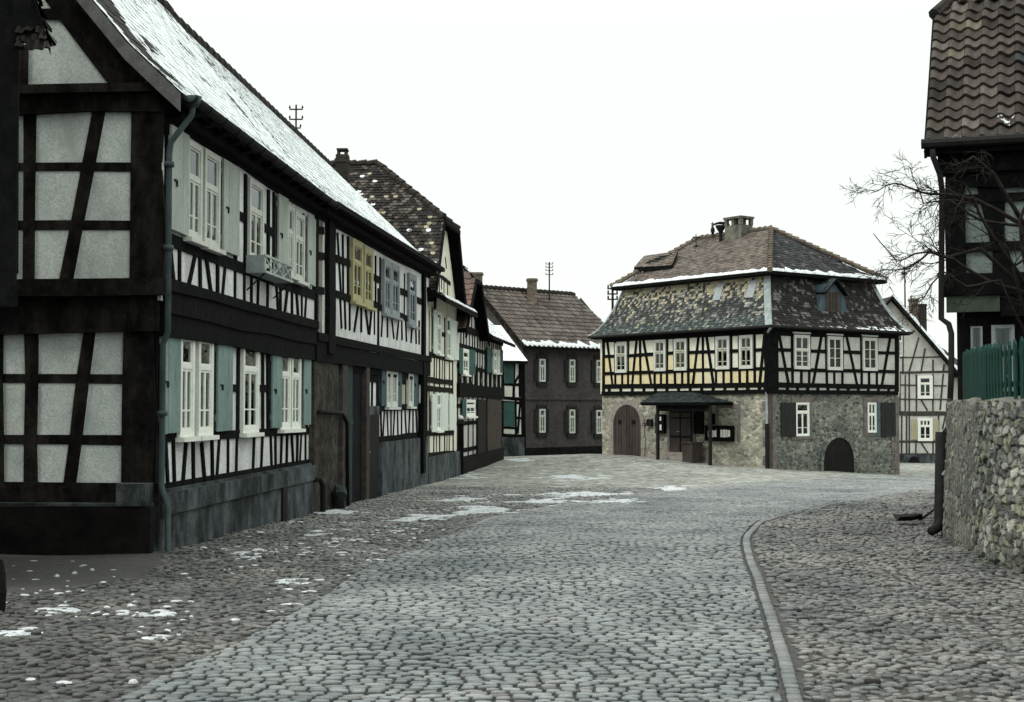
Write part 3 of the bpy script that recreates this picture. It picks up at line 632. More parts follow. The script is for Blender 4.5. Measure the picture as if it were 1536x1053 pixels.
t1 = MB()      # timbers of the street front
F1.beam(t1, (0, 2.72), (L1, 2.72), .34, .12, back=-.05); F1u.beam(t1, (0, 2.98), (L1, 2.98), .30, .05)
a = F1u.pt(*ZK(130, 6)); F1u.beam(t1, (0, 3.18), (L1, 3.18), .14, .085)
sill1 = F1.pt(*ZK(110, 667))[1]; rail = F1.pt(*ZK(105, 668)), F1.pt(*ZK(812, 638)); F1.beam(t1, rail[0], rail[1], .13, .022)
F1.beam(t1, (0, .735), (L1, .735), .07, .018)
F1.beam(t1, (.05, .7), (.05, 2.7), .16, .03)
F1.beams(t1, ZK, [(145,672,157,915),(180,670,187,905),(240,690,224,895),(272,690,275,888),(312,695,327,874),(360,680,363,866),(397,660,384,862),(437,660,436,856),(478,660,474,850),(558,660,552,832),(597,650,590,824),(634,645,639,815),(656,645,657,812),(686,645,681,806),(711,645,708,803),(731,645,739,797),(759,645,756,795),(778,645,771,792),(797,645,797,790)], .082)
F1.beams(t1, ZK, [(272,190,272,690,.12),(361,200,361,680,.13),(441,210,438,665,.12),(484,215,480,665,.13),(572,230,572,665,.09),(597,238,597,650,.11),(619,242,621,650,.11),(716,260,716,640,.07),(768,260,768,645,.10),(806,270,804,640,.12),(441,440,484,440,.12),(572,441,621,441,.12)], .1)
# upper storey
a, b = F1u.pt(*ZC(170, 790)), F1u.pt(*ZC(1090, 1145)); zr1 = (a[1]+b[1])/2
F1u.beam(t1, (0, a[1]), (L1, b[1]), .17, .024); F1u.beam(t1, (0, ZE1-.12), (L1, ZE1-.12), .30, .05)
F1u.beam(t1, (.07, 3.0), (.07, ZE1), .20, .03)
F1u.beams(t1, ZC, [(400,238,400,900),(507,300,507,900),(620,370,614,960),(676,410,674,960),(815,505,813,1010),(849,520,847,1050),(1029,650,1026,1080),(1092,690,1090,1130),(625,655,676,680),(770,722,849,768)], .12)
F1u.beams(t1, ZB, [(668,-30,684,130),(705,-25,705,138),(768,0,737,148),(785,-10,787,162),(808,0,831,172),(855,0,855,182),(890,10,874,188),(926,15,925,204),(962,30,962,208),(990,90,990,218),(1018,95,1014,222),(1055,60,1053,238),(1085,70,1097,248),(1104,80,1105,252),(1138,90,1119,255),(1150,95,1150,266),(1164,110,1176,272),(1190,120,1190,277),(1210,130,1200,282)], .085)
t1.build('timber_frame', M['timber'], H1)
t1 = MB()      # timbers of the gable
g1.beams(t1, ZB, [(127,268,125,985,.17),(363,268,268,985,.15),(0,268,-2,985,.12)], .3, .030)
g1.beam(t1, (.19, .80), (.19, 2.62), .385, .045)
for y_ in (496, 737): g1.beams(t1, ZB, [(-60, y_-2, 490, y_+1)], .115, .016)
g1.beam(t1, (-.08, .66), (W1, .66), .27, .06)
g1.beam(t1, (-.06, 2.84), (W1, 2.84), .46, .10); g1u.beam(t1, (-.06, 3.14), (W1, 3.14), .20, .15)
g1u.beams(t1, ZA, [(122,440,116,1110,.145),(394,440,262,1118,.155),(60,440,60,1080,.10)], .3, .030)
g1u.beam(t1, (.17, 3.1), (.17, ZE1-.1), .40, .045)
for y_ in (661, 891): g1u.beams(t1, ZA, [(-10, y_, 530, y_)], .11, .016)
zt = g1u.pt(*ZA(300, 412))[1]; g1u.beam(t1, (-.10, zt), (W1, zt), .24, .08); zt2 = g1u.pt(*ZA(300, 360))[1]; g1u.beam(t1, (-.10, zt2), (W1, zt2), .11, .17)
g1u.beams(t1, ZA, [(185,-60,500,350,.27),(275,-60,560,330,.22),(100,180,98,345,.10),(60,58,250,58,.13)], .3, .04)
t1.build('gable_timber_frame', [M['timber_worn']], H1)
# windows
for bx, st in (((197,177,262,668),dict(cols=2)), ((283,190,350,662),dict(cols=2)), ((492,208,565,650),dict(cols=2)), ((668,252,713,632),dict(cols=2)), ((720,262,762,630),dict(cols=2))):
    window(F1, H1, wbox(F1, ZK, *bx), 'white_paint', off=.012, cas=.085, transom=.70, curtain=0, **st)
for bx in ((107,145,194,655),(370,192,437,642),(627,250,671,628),(774,270,807,612)): shutter(F1, H1, wbox(F1, ZK, *bx), 'shutter_teal', off=.05)
for bx in ((302,190,390,792),(408,250,500,840),(683,428,768,925),(915,590,956,1020),(962,630,1020,1050)):
    window(F1u, H1, wbox(F1u, ZC, *bx), 'off_white', off=.012, cas=.08, transom=.64, curtain=2 if bx[0] < 900 else 0, label='weathered off-white window frame')
for bx in ((195,105,305,745),(518,312,614,875),(857,525,915,990),(1037,655,1084,1075)): shutter(F1u, H1, wbox(F1u, ZC, *bx), 'shutter_grey', off=.05).update_tag()
# roof
er0 = F1u.w(-.35, ZE1+.02, .30); er1 = F1u.w(L1+.05, ZE1+.05, .30)
rd0 = (-6.90, 16.65, 8.9); rd1 = (-6.23, 25.6, 8.9)
def slope(e0, e1, r0, r1, flat=.80, f1=.22):
    """rings of a slope with a flatter sprocket at the eave"""
    out = []
    for f, g in ((0, 0), (f1*.5, f1*.5*flat), (f1, f1*flat*1.01), (.6, .6 - (1-.6)*(f1*(1-flat))/(1-f1)), (1, 1)):
        out.append(tuple((a[0]+(b[0]-a[0])*f, a[1]+(b[1]-a[1])*f, a[2]+(b[2]-a[2])*g) for a, b in ((e0, r0), (e1, r1))))
    return out
def snow_tiles(base, amt, bare=None):
    def fn(u, v, rg):
        k = rg.uniform(.6, 1.4); s = amt + rg.gauss(0, .10)
        if bare: s -= bare(u, v)
        return (base[0]*k, base[1]*k, base[2]*k, max(0, s))
    return fn
rings = slope(er0, er1, rd0, rd1)
mb = MB()
tiles(mb, rings, .17, .155, snow_tiles((.045, .042, .04), .95, lambda u, v: (1.1*min(1, max(0, (.115+.03*math.sin(v*17)+.10*max(0, .5-abs(v-.45))-u)/.03)) if .02 < u and v > .10 else 0)+(1.2 if u > .984 else 0)+.42*max(0, mnoise.noise(Vector((u*7, v*9, 3)))*1.6+.15)), nseg=2, nose=.02, lift=.009, seed=4, liprate=.6)
slab(mb, rings, .12, .02)
back = [(F1.w(-.35, ZE1, -W1-.3), F1.w(L1+.05, ZE1, -W1-.3)), (rd0, rd1)]
slab(mb, back, .12, .0)
mb.build('roof', [M['tile'], M['timber']], H1)
mb = MB()      # bargeboard along the gable verge and the ridge tiles
for i in range(len(rings)-1):
    a, b = rings[i][0], rings[i+1][0]; a = Vector(a); b = Vector(b); o = Vector((F1.d[0], F1.d[1], 0))*-.035; dn = Vector((0, 0, -.24)); dn0 = Vector((0, 0, -.02))
    mb.hexa([a+dn+o, b+dn+o, b+dn-o*.2, a+dn-o*.2, a+dn0+o, b+dn0+o, b+dn0-o*.2, a+dn0-o*.2])
mb.build('bargeboard', M['timber_grey'], H1)
mb = MB()
for k in range(26):
    p = Vector(rd0).lerp(Vector(rd1), k/26); q = Vector(rd0).lerp(Vector(rd1), (k+1.1)/26); mb.tube([p+Vector((0, 0, .02)), q+Vector((0, 0, .0))], [.10, .085], 8)
mb.build('ridge_tiles', M['brick_dark'], H1, smooth=True)
# rafter feet and soffit
mb = MB(); F1u.rect(mb, 0, L1, ZE1-.22, ZE1-.04, .0, .20)
for k in range(14): F1u.rect(mb, .2+k*.62, .32+k*.62, ZE1-.16, ZE1-.01, .2, .33)
mb.build('eaves_board', M['timber'], H1)
# gutter and the patinated downpipe at the corner
mb = MB(); n = 40
pts = [F1u.w(-.30 + (L1+.3)*i/n, ZE1-.015-.0015*i, .40) for i in range(n+1)]
for i in range(n):
    a = Vector(pts[i]); b = Vector(pts[i+1]); nn = Vector((F1.n[0], F1.n[1], 0)); prof = [nn*(.075*math.cos(w))+Vector((0, 0, .075*math.sin(w))) for w in [math.pi*(1+j/8) for j in range(9)]]
    vs = [a+p for p in prof]+[b+p for p in prof]; mb.add(vs, [(j, j+1, 10+j, 9+j) for j in range(8)])
    if i % 3 == 0: mb.tube([a+p*1.06 for p in prof], .012, 5)
mb.build('gutter', M['zinc'] if False else M['iron'], H1, smooth=True)
def dp(px, py, F=F1u, off=.13): u, z = F.pt(px, py); return F.w(u, z, off)
mb = MB(); pp = [F1u.w(-.16, ZE1-.05, .40), F1u.w(-.16, ZE1-.22, .38), F1u.w(-.20, ZE1-.55, .14), F1u.w(-.20, ZE1-.7, .12), F1u.w(-.19, 2.6, .12), F1.w(-.12, 2.45, .14), F1.w(-.12, .75, .14), F1.w(-.12, .5, .22), F1.w(-.12, .02, .22), F1.w(-.14, -.12, .30)]
mb.tube(pp, .036, 10)
for z in (4.6, 3.6): mb.tube([F1u.w(-.20, z-.03, .12), F1u.w(-.20, z+.03, .12)], .062, 10)
mb.tube([F1.w(-.12, 1.6, .14), F1.w(-.12, 1.66, .14)], .062, 10); mb.tube([F1u.w(-.16, ZE1-.12, .40), F1u.w(-.16, ZE1+.0, .40)], [.06, .10], 10)
mb.build('downpipe', M['copper'], H1, smooth=True)
mb = MB(); mb.tube([F1.w(L1-.05, .40, .10), F1.w(L1+.05, .42, .2), F1.w(L1+.15, .30, .24), F1.w(L1+.16, -.35, .24)], .05, 8); mb.build('drain_stub', M['iron'], H1, smooth=True)
# antenna mast behind the ridge
def roof_mast(parent, x, y, z0, z1, bars, name='roof_mast', r=.035):
    mb = MB(); mb.tube([(x, y, z0), (x, y, z1)], r, 8)
    for (z, w) in bars:
        mb.box(x-w, x+w, y-.012, y+.012, z-.016, z+.016)
        for sx in (-.95, .95): mb.lathe((x+sx*w, y, z+.02), [(.012, 0), (.026, .02), (.02, .05), (.01, .08)], 8)
    o = mb.build(name, M['iron'], parent); return o
def at_depth(px, py, D):
    r = ray(px, py); k = D/r[1]; return (r[0]*k, D, EYE+r[2]*k)
D_ = 36.0; p = at_depth(444, 195, D_); q = at_depth(444, 160, D_)
roof_mast(H1, p[0], p[1]-.0, 6.5, q[2]+.05, [(at_depth(444, 164, D_)[2], .17), (at_depth(444, 179, D_)[2], .17), (at_depth(444, 192, D_)[2], .12)], r=.022)

# window box held by the upper middle window
a = F1u.pt(361, 405); b = F1u.pt(413, 405); zb = F1u.pt(362, 408)[1]
wb = thing('window_box', 'small slatted grey flower box with crossed front bars, hung below the upper middle window', 'window box', F1u.w((a[0]+b[0])/2, zb, .1))
u0, u1 = F1u.pt(365, 400)[0], F1u.pt(409, 400)[0]
mb = MB(); F1u.rect(mb, u0, u1, zb, zb+.03, .04, .32); F1u.rect(mb, u0, u0+.02, zb+.03, zb+.26, .04, .30); F1u.rect(mb, u1-.02, u1, zb+.03, zb+.26, .04, .30); mb.build('tray', M['grey_paint'], wb)
mb = MB(); F1u.rect(mb, u0, u1, zb+.24, zb+.275, .30, .33); F1u.rect(mb, u0, u1, zb+.0, zb+.035, .321, .335)
n = 3
for k in range(n):
    a_ = u0+(u1-u0)*k/n; b_ = u0+(u1-u0)*(k+1)/n; F1u.rect(mb, a_, a_+.025, zb+.03, zb+.25, .30, .318)
    for (p, q) in (((a_, zb+.03), (b_, zb+.25)), ((a_, zb+.25), (b_, zb+.03))):
        Fq = F1u; L_ = math.hypot(q[0]-p[0], q[1]-p[1]); nx, nz = -(q[1]-p[1])/L_*.011, (q[0]-p[0])/L_*.011; o1, o2 = (.303, .312) if p[1] < q[1] else (.3125, .321)
        Fq.poly(mb, [(p[0]+nx, p[1]+nz), (p[0]-nx, p[1]-nz), (q[0]-nx, q[1]-nz), (q[0]+nx, q[1]+nz)], o1, o2)
mb.build('lattice', M['shutter_grey'], wb)
mb = MB()
for u in (u0+.08, u1-.08): mb.tube([F1u.w(u, zb, .30), F1u.w(u, zb-.25, .03)], .012, 6)
mb.build('bracket', M['iron'], wb)

# ------------------------------------------------------------------ HOUSE 2: carries the same roof line on, with the carriage gate
d2 = (C2[0]-B1[0], C2[1]-B1[1]); F2 = Fac(B1, d2, 1); F2u = Fac(B1, d2, 1, .10); L2 = math.hypot(*d2)
H2 = thing('timber_framed_house', 'timbered house with one ochre yellow window pair and a tall dark carriage gate', 'house', (B1[0]-1.5, B1[1]+6, -.3))
ZE2 = 5.42
zj2 = F2.pt(*ZE(420, 195))[1]
uG = F2.pt(567, 660)[0]                                    # plinth begins right of the small door
u_p = F2.pt(500, 600)[0]                                   # end of the masonry pier
mb = MB(); mb.prism([F2.xy(0), F2.xy(L2), F2.xy(L2, -5), F2.xy(0, -5)], -.6, 2.75); mb.prism([F2u.xy(0), F2u.xy(L2), F2u.xy(L2, -5), F2u.xy(0, -5)], 2.75, ZE2); mb.build('wall', M['plaster_front'], H2)
mb = MB(); F2.rect(mb, uG, L2+.02, -1.0, F2.pt(*ZE(425, 652))[1]-.08, .0, .09); mb.build('plinth', M['concrete'], H2)
mb = MB(); F2.rect(mb, .02, u_p, -1.0, 2.72, .0, .10); mb.build('masonry_pier', M['masonry'], H2)
u0, u1 = F2u.pt(468, 400)[0], F2u.pt(483, 400)[0]
mb = MB(); F2u.rect(mb, .02, u1, 2.9, ZE2-.2, .0, .012); mb.build('stained_panel', M['plaster_stained'], H2)
t2 = MB()
F2u.beam(t2, (0, 2.72), (L2, 2.72), .34, .05); F2.beam(t2, (0, 2.56), (L2, 2.50), .22, .06); F2u.beam(t2, (0, 2.98), (L2, 2.98), .16, .08)
F2u.beam(t2, (0, ZE2-.14), (L2, ZE2-.14), .30, .05)
cp = F2u.pt(492, 400)[0]; F2u.beam(t2, (cp, 2.7), (cp, ZE2-.1), .48, .09); F2u.beam(t2, (.04, 2.8), (.04, ZE2), .14, .04)
for y_ in (540, 685, 880): F2u.beams(t2, ZD, [(108, y_, 165, y_+10)], .13, .03)
# rails of the upper storey, traced right of the corner post
F2u.beams(t2, ZD, [(235,705,315,735),(235,905,320,935),(430,800,490,832),(432,955,495,985),(583,882,640,905),(585,1020,640,1045),(678,930,718,950)], .15, .02)
F2u.beams(t2, ZD, [(245,560,265,900,.08),(275,570,278,905,.09),(305,580,305,915,.12),(378,620,378,960,.05),(440,670,438,955,.06),(460,690,460,960,.06),(488,700,486,1000,.14),(592,770,592,1030,.09),(625,790,623,1040,.08),(685,830,685,1050,.08)], .1)
F2u.beams(t2, ZE, [(228,-50,235,108),(250,-40,255,112),(275,-32,275,118),(320,-28,297,122),(332,-22,332,127),(350,-15,368,132),(385,-10,372,136),(398,-5,398,138),(418,-90,416,270,.16),(440,15,432,148),(462,20,462,152),(480,28,494,157),(520,40,508,162),(532,42,534,166),(550,48,556,172),(585,60,578,178),(600,64,604,183),(618,68,618,187)], .09)
u = F2u.pt(*ZE(636, 100))[0]; F2u.beam(t2, (u, -.0), (u, ZE2-.1), .34, .075)
F2.beams(t2, ZE, [(413,225,414,640,.22),(345,355,412,357,.16),(362,225,366,490,.10),(388,228,384,490,.09),(415,498,635,492,.16),(420,664,640,640,.22),(520,365,550,372,.12),(600,372,636,374,.12)], .1, .026)
F2.beams(t2, ZE, [(428,515,432,655),(447,515,440,655),(460,513,466,652),(480,512,480,650),(498,510,490,648),(512,510,514,646),(532,508,532,644),(548,507,556,642),(572,505,566,640),(588,503,588,638),(602,500,608,636),(622,500,620,634),(523,250,523,495,.08),(552,255,552,495,.08)], .08)
t2.build('timber_frame', M['timber'], H2)
# carriage gate: frame, leaf, dark opening, small door
mb = MB(); b = wbox(F2, ZE, 270, 215, 340, 905); F2.rect(mb, b[0], b[1], -.9, b[3], -.02, .035); mb.build('gate_opening', M['interior'], H2)
mb = MB(); b = wbox(F2, ZE, 236, 225, 275, 905)
for k in range(5): w = (b[1]-b[0])/5; F2.rect(mb, b[0]+w*k+.006, b[0]+w*(k+1)-.006, -.9, b[3]-.05, .03, .07)
F2.rect(mb, b[0], b[1], 1.35, 1.45, .065, .09); mb.build('gate_leaf', M['door_green'], H2)
mb = MB(); b = wbox(F2, ZE, 213, 212, 236, 905); F2.rect(mb, b[0], b[1], -.9, b[3], .02, .13); b = wbox(F2, ZE, 330, 215, 345, 905); F2.rect(mb, b[0], b[1], -.9, b[3], .02, .14)
b = wbox(F2, ZE, 190, 195, 345, 215); F2.rect(mb, b[0], b[1], b[3]-.14, b[3], .01, .15); mb.build('gate_frame', M['timber_faded'], H2)
d = wbox(F2, ZE, 347, 535, 412, 940); mb = MB()
for k in range(4): w = (d[1]-d[0])/4; F2.rect(mb, d[0]+w*k+.005, d[0]+w*(k+1)-.005, -.8, d[3], .02, .055)
dd = mb.build('door', M['door_dark'], H2); mb = MB(); u, z = d[0]+.12, .75; mb.tube([F2.w(u, z, .05), F2.w(u, z, .10), F2.w(u+.1, z, .10)], .012, 6); mb.build('handle', M['zinc'], dd)
mb = MB(); F2.rect(mb, d[0]-.06, d[1]+.02, d[3], F2.pt(*ZE(347, 490))[1], .0, .06); mb.build('door_head', M['concrete'], H2)
# windows
for bx, fr in (((318,588,376,945),'yellow_paint'),((384,632,434,972),'yellow_paint')): window(F2u, H2, wbox(F2u, ZD, *bx), fr, off=.014, cas=.13, transom=.68, label='ochre yellow window frame', curtain=2)
for bx in ((497,708,537,1015),(541,728,585,1030),(640,785,680,1080)): window(F2u, H2, wbox(F2u, ZD, *bx), 'grey_paint', off=.014, cas=.13, transom=.68, label='blue-grey window frame')
for bx in ((447,238,470,495),(474,242,502,495),(556,258,581,492)): window(F2, H2, wbox(F2, ZE, *bx), 'off_white', off=.014, cas=.10, transom=.70, curtain=2)
for bx in ((424,235,447,490),(502,245,523,494),(583,262,602,490)): shutter(F2, H2, wbox(F2, ZE, *bx), 'shutter_blue', off=.04)
mb = MB(); b = wbox(F2, ZE, 524, 255, 550, 494); F2.rect(mb, b[0], b[1], b[2], b[3], 0, .010); mb.build('tan_panel', M['shutter_tan'], H2)
# roof, one tile course with house 1
e0 = F2u.w(.04, ZE2+.02, .32); e1 = F2u.w(L2+.15, ZE2+.0, .30); r0 = (-6.21, 25.66, 8.82); r1 = (-4.95, 38.25, 8.25)
rings = slope(e0, e1, r0, r1); mb = MB(); tiles(mb, rings, .17, .165, snow_tiles((.04, .038, .036), 1.1), nseg=1, lift=.008, seed=9, liprate=.75); slab(mb, rings, .12, .02)
slab(mb, [(F2.w(0, ZE2, -5.2), F2.w(L2+.1, ZE2, -5.2)), (r0, r1)], .12, 0)
mb.build('roof', [M['tile'], M['timber']], H2)
mb = MB()
for k in range(34):
    p = Vector(r0).lerp(Vector(r1), k/34); q = Vector(r0).lerp(Vector(r1), (k+1.1)/34); mb.tube([p+Vector((0, 0, .02)), q], [.10, .085], 8)
mb.build('ridge_tiles', M['brick_dark'], H2, smooth=True)
mb = MB(); F2u.rect(mb, 0, L2, ZE2-.22, ZE2-.04, .0, .22); F2u.rect(mb, 0, L2+.1, ZE2-.10, ZE2+.0, .30, .42); mb.build('eaves_board', M['timber'], H2)
mb = MB(); P = [F2.w(.2, 0, 0)]
hr = thing('handrail', 'bent iron handrail against the brown masonry pier beside the carriage gate', 'handrail', F2.w(.6, -.3, .3))
mb = MB(); mb.tube([F2.w(.1, F2.pt(463, 618)[1], .16), F2.w(F2.pt(503, 621)[0]-.1, F2.pt(503, 621)[1]+.02, .16), F2.w(F2.pt(509, 630)[0], F2.pt(509, 633)[1], .16), F2.w(F2.pt(510, 630)[0], -.45, .17)], .035, 8); mb.build('rail', M['iron'], hr, smooth=True)
mb = MB()
for u in (.3, 1.2): mb.tube([F2.w(u, F2.pt(463, 618)[1], .16), F2.w(u, F2.pt(463, 618)[1]-.04, .05)], .018, 6)
mb.build('bracket', M['iron'], hr)
# fallen stone blocks at the foot of the gate
def rock(name, label, c, r, rot, mat, seed, parts=1):
    rg = random.Random(seed); mb = MB(); n = 10
    for j in range(7):
        f = -math.pi/2+math.pi*j/6
        for k in range(n):
            w = 2*math.pi*k/n; s = 1+.22*mnoise.noise(Vector((math.cos(w)*1.3+seed, math.sin(w)*1.3, f*1.3)))
            e = lambda q: math.copysign(abs(q)**.55, q)
            v = Vector((e(math.cos(f))*e(math.cos(w))*r[0]*s, e(math.cos(f))*e(math.sin(w))*r[1]*s, e(math.sin(f))*r[2]*s)); v.rotate(rot); mb.v.append(tuple(Vector(c)+v)); mb.c.append((.5, .5, .5, 0))
    for j in range(6):
        for k in range(n): mb.f.append((j*n+k, j*n+(k+1) % n, (j+1)*n+(k+1) % n, (j+1)*n+k)); mb.mi.append(0)
    o = mb.build(name, mat, None, smooth=False); return tag(o, label, 'stone')
from mathutils import Euler
x, y = gnd(508, 762); rock('stone_block', 'worn grey stone block leaning against the foot of the carriage gate', (x, y, G(x, y)+.16), (.14, .42, .14), Euler((math.radians(-38), 0, .2)), M['concrete'], 3)
x, y = gnd(492, 757); rock('guard_stone', 'squat dark guard stone at the corner of the brown masonry pier', (x, y, G(x, y)+.16), (.17, .2, .24), Euler((0, .2, 0)), M['masonry'], 8)

# ------------------------------------------------------------------ HOUSE 3: pale narrow house, gable to the street, patched tiles
d3 = (C3[0]-C2[0], C3[1]-C2[1]); F3 = Fac(C2, d3, 1); F3u = Fac(C2, d3, 1, .06); L3 = math.hypot(*d3)
H3 = thing('timber_framed_house', 'pale cream timbered house with white shutters under a steep patched tile roof', 'house', (C2[0]-2, C2[1]+2.8, -.4))
ze3 = F3.pt(640, 442)[1]; zp3 = F3.pt(*ZE(650, 745))[1]
mb = MB(); mb.prism([F3.xy(0), F3.xy(L3), F3.xy(L3, -7), F3.xy(0, -7)], -.6, ze3)
ap = (L3/2, 7.9); s_in = 1.45
gab = [(0, ze3), (L3, ze3), (L3/2+s_in*.62, 6.85), (L3/2-s_in*.62, 6.85)]
F3.poly(mb, gab, -7, 0); mb.build('wall', M['plaster_cream'], H3)
mb = MB(); F3.rect(mb, 0, L3+.02, -1.0, zp3, 0, .12); mb.build('plinth', M['concrete'], H3)
t3 = MB()
for (x0, y0, x1, y1) in ((645,228,785,262),(645,358,785,376),(645,402,785,415),(645,625,790,622),(645,735,795,722)): F3.beams(t3, ZE, [(x0, y0, x1, y1)], .15, .02)
F3.beams(t3, ZE, [(652,0,650,735),(668,20,668,735,.06),(694,240,691,735,.08),(720,40,720,735,.10),(745,55,745,735,.08),(770,60,768,730,.12),(785,260,788,725,.16),(735,265,733,360,.06),(706,255,704,360,.06),(706,630,704,730,.06),(757,630,756,728,.06),(695,125,748,140,.12),(695,520,720,520,.12),(650,100,668,104,.10)], .1, .014)
F3.beams(t3, ZD, [(792,560,784,760,.10),(812,600,812,780,.10),(835,690,835,880,.10),(812,790,885,850,.12),(790,640,800,645,.1),(855,700,862,760,.08),(848,820,848,920,.06),(822,790,822,900,.06),(868,840,868,935,.06)], .08, .014)
t3.build('timber_frame', M['timber_grey'] if False else M['timber_worn'], H3)
t3 = MB(); F3.beam(t3, (.0, 0), (.0, ze3), .24, .05); t3.build('corner_post', M['timber'], H3)
for bx in ((681,5,698,232),(768,60,806,258)): shutter(F3, H3, wbox(F3, ZE, *bx), 'shutter_white', off=.05, latch=False)
for bx in ((672,430,696,620),(720,425,752,615),(760,432,786,612)): shutter(F3, H3, wbox(F3, ZE, *bx), 'shutter_white', off=.05, latch=False)
for bx in ((697,425,719,612),): window(F3, H3, wbox(F3, ZE, *bx), 'white_paint', off=.014, cas=.06, curtain=2)
for bx in ((700,20,720,230),(748,50,768,250)): window(F3, H3, wbox(F3, ZE, *bx), 'white_paint', off=.014, cas=.06, curtain=2)
bx = (806,650,826,790); shutter(F3, H3, wbox(F3, ZD, *bx), 'shutter_white', off=.04, latch=False)
# pent roof over the lower wall, carrying snow
mb = MB(); z0 = ze3
rg3 = [(F3.w(-.35, z0-.15, .62), F3.w(L3+.3, z0-.15, .62)), (F3.w(-.35, z0+.22, .0), F3.w(L3+.3, z0+.22, .0))]
tiles(mb, rg3, .2, .16, snow_tiles((.05, .045, .04), .55), lift=.015, seed=12); slab(mb, rg3, .10, .02); mb.build('pent_roof', [M['tile'], M['timber']], H3)
snow_strip('snow_layer', H3, [(F3.w(-.3, z0-.13, .60), F3.w(L3+.25, z0-.13, .60)), (F3.w(-.3, z0+.05, .28), F3.w(L3+.25, z0+.05, .28))], .06, 40, 4, 5, .4)
# main roof: ridge square to the street, half hip towards it
rx_ = L3/2; zr3 = 8.74; rt = F3.pt(656, 335)
hipz = 6.95; hw_ = 1.42
def P3(u, z, back): return F3.w(u, z, -back)
sl_n = [(P3(-.25, ze3-.1, 7.2), P3(-.25, ze3-.1, -.30)), (P3(.35, ze3+.62, 7.2), P3(.35, ze3+.62, -.28)), (P3(rx_-hw_, hipz, 7.2), P3(rx_-hw_, hipz, -.28)), (P3(rx_, zr3, 7.2), P3(rx_, zr3, 1.9))]
sl_f = [(P3(L3+.25, ze3-.1, -.30), P3(L3+.25, ze3-.1, 7.2)), (P3(L3-.35, ze3+.62, -.28), P3(L3-.35, ze3+.62, 7.2)), (P3(rx_+hw_, hipz, -.28), P3(rx_+hw_, hipz, 7.2)), (P3(rx_, zr3, 1.9), P3(rx_, zr3, 7.2))]
hip = [(P3(rx_-hw_, hipz, -.28), P3(rx_+hw_, hipz, -.28)), (P3(rx_-.02, zr3, 1.9), P3(rx_+.02, zr3, 1.9))]
def patched(u, v, rg):
    k = rg.random(); n_ = mnoise.noise(Vector((u*14, v*16, 3)))
    if k < .03 or n_ > .52: c = (.34, .30, .21)
    elif k < .30: c = (.105, .09, .078)
    else: c = (.032, .029, .027)
    b = rg.uniform(.7, 1.3); s = .62 if (rg.random() < .02 or (mnoise.noise(Vector((u*9, v*11, 30))) > .62)) else 0
    return (c[0]*b, c[1]*b, c[2]*b, s)
mb = MB(); tiles(mb, sl_n, .135, .12, patched, lift=.03, seed=21, jit=.008, nseg=2, nose=.03); tiles(mb, sl_f, .135, .12, patched, lift=.03, seed=22); tiles(mb, hip, .135, .12, patched, lift=.03, seed=23)
slab(mb, sl_n, .1, .03); slab(mb, sl_f, .1, .03); slab(mb, hip, .08, .04); mb.build('roof', [M['tile'], M['timber']], H3)
mb = MB()
for pa, pb in ((sl_n[2][1], sl_n[3][1]), (sl_f[2][0], sl_f[3][0]), (sl_n[3][1], sl_n[3][0])):
    pa, pb = Vector(pa), Vector(pb); n = int((pb-pa).length/.3)
    for k in range(n): mb.tube([pa.lerp(pb, k/n)+Vector((0, 0, .05)), pa.lerp(pb, (k+1.1)/n)+Vector((0, 0, .02))], [.10, .08], 7)
mb.build('ridge_tiles', M['brick_dark'], H3)
for r_ in (sl_n, sl_f):
    mb = MB()
    for i in range(2):
        k = 1 if r_ is sl_n else 0; a, b = Vector(r_[i][k]), Vector(r_[i+1][k]); o = Vector((F3.n[0], F3.n[1], 0))*.03
        mb.hexa([a+o+Vector((0, 0, -.34)), b+o+Vector((0, 0, -.34)), b-o+Vector((0, 0, -.34)), a-o+Vector((0, 0, -.34)), a+o, b+o, b-o, a-o])
    mb.build('bargeboard', M['timber'], H3)
mb = MB(); a, b = Vector(hip[0][0]), Vector(hip[0][1]); o = Vector((F3.n[0], F3.n[1], 0))*.05; mb.hexa([a+o+Vector((0, 0, -.12)), b+o+Vector((0, 0, -.12)), b-o+Vector((0, 0, -.12)), a-o+Vector((0, 0, -.12)), a+o, b+o, b-o, a-o])
mb.build('bargeboard', M['timber'], H3)
c = at_depth(514, 250, 39.0); mb = MB(); mb.box(c[0]-.17, c[0]+.17, 38.8, 39.2, 7.4, at_depth(514, 233, 39)[2]); ztop = at_depth(514, 233, 39)[2]
mb.box(c[0]-.20, c[0]+.20, 38.77, 39.23, ztop-.22, ztop-.12); mb.box(c[0]-.14, c[0]-.08, 38.85, 39.15, ztop, ztop+.11); mb.box(c[0]+.06, c[0]+.13, 38.85, 39.15, ztop, ztop+.12); mb.box(c[0]-.15, c[0]+.15, 38.82, 39.18, ztop+.12, ztop+.17)
mb.build('chimney', M['brick_dark'], H3)

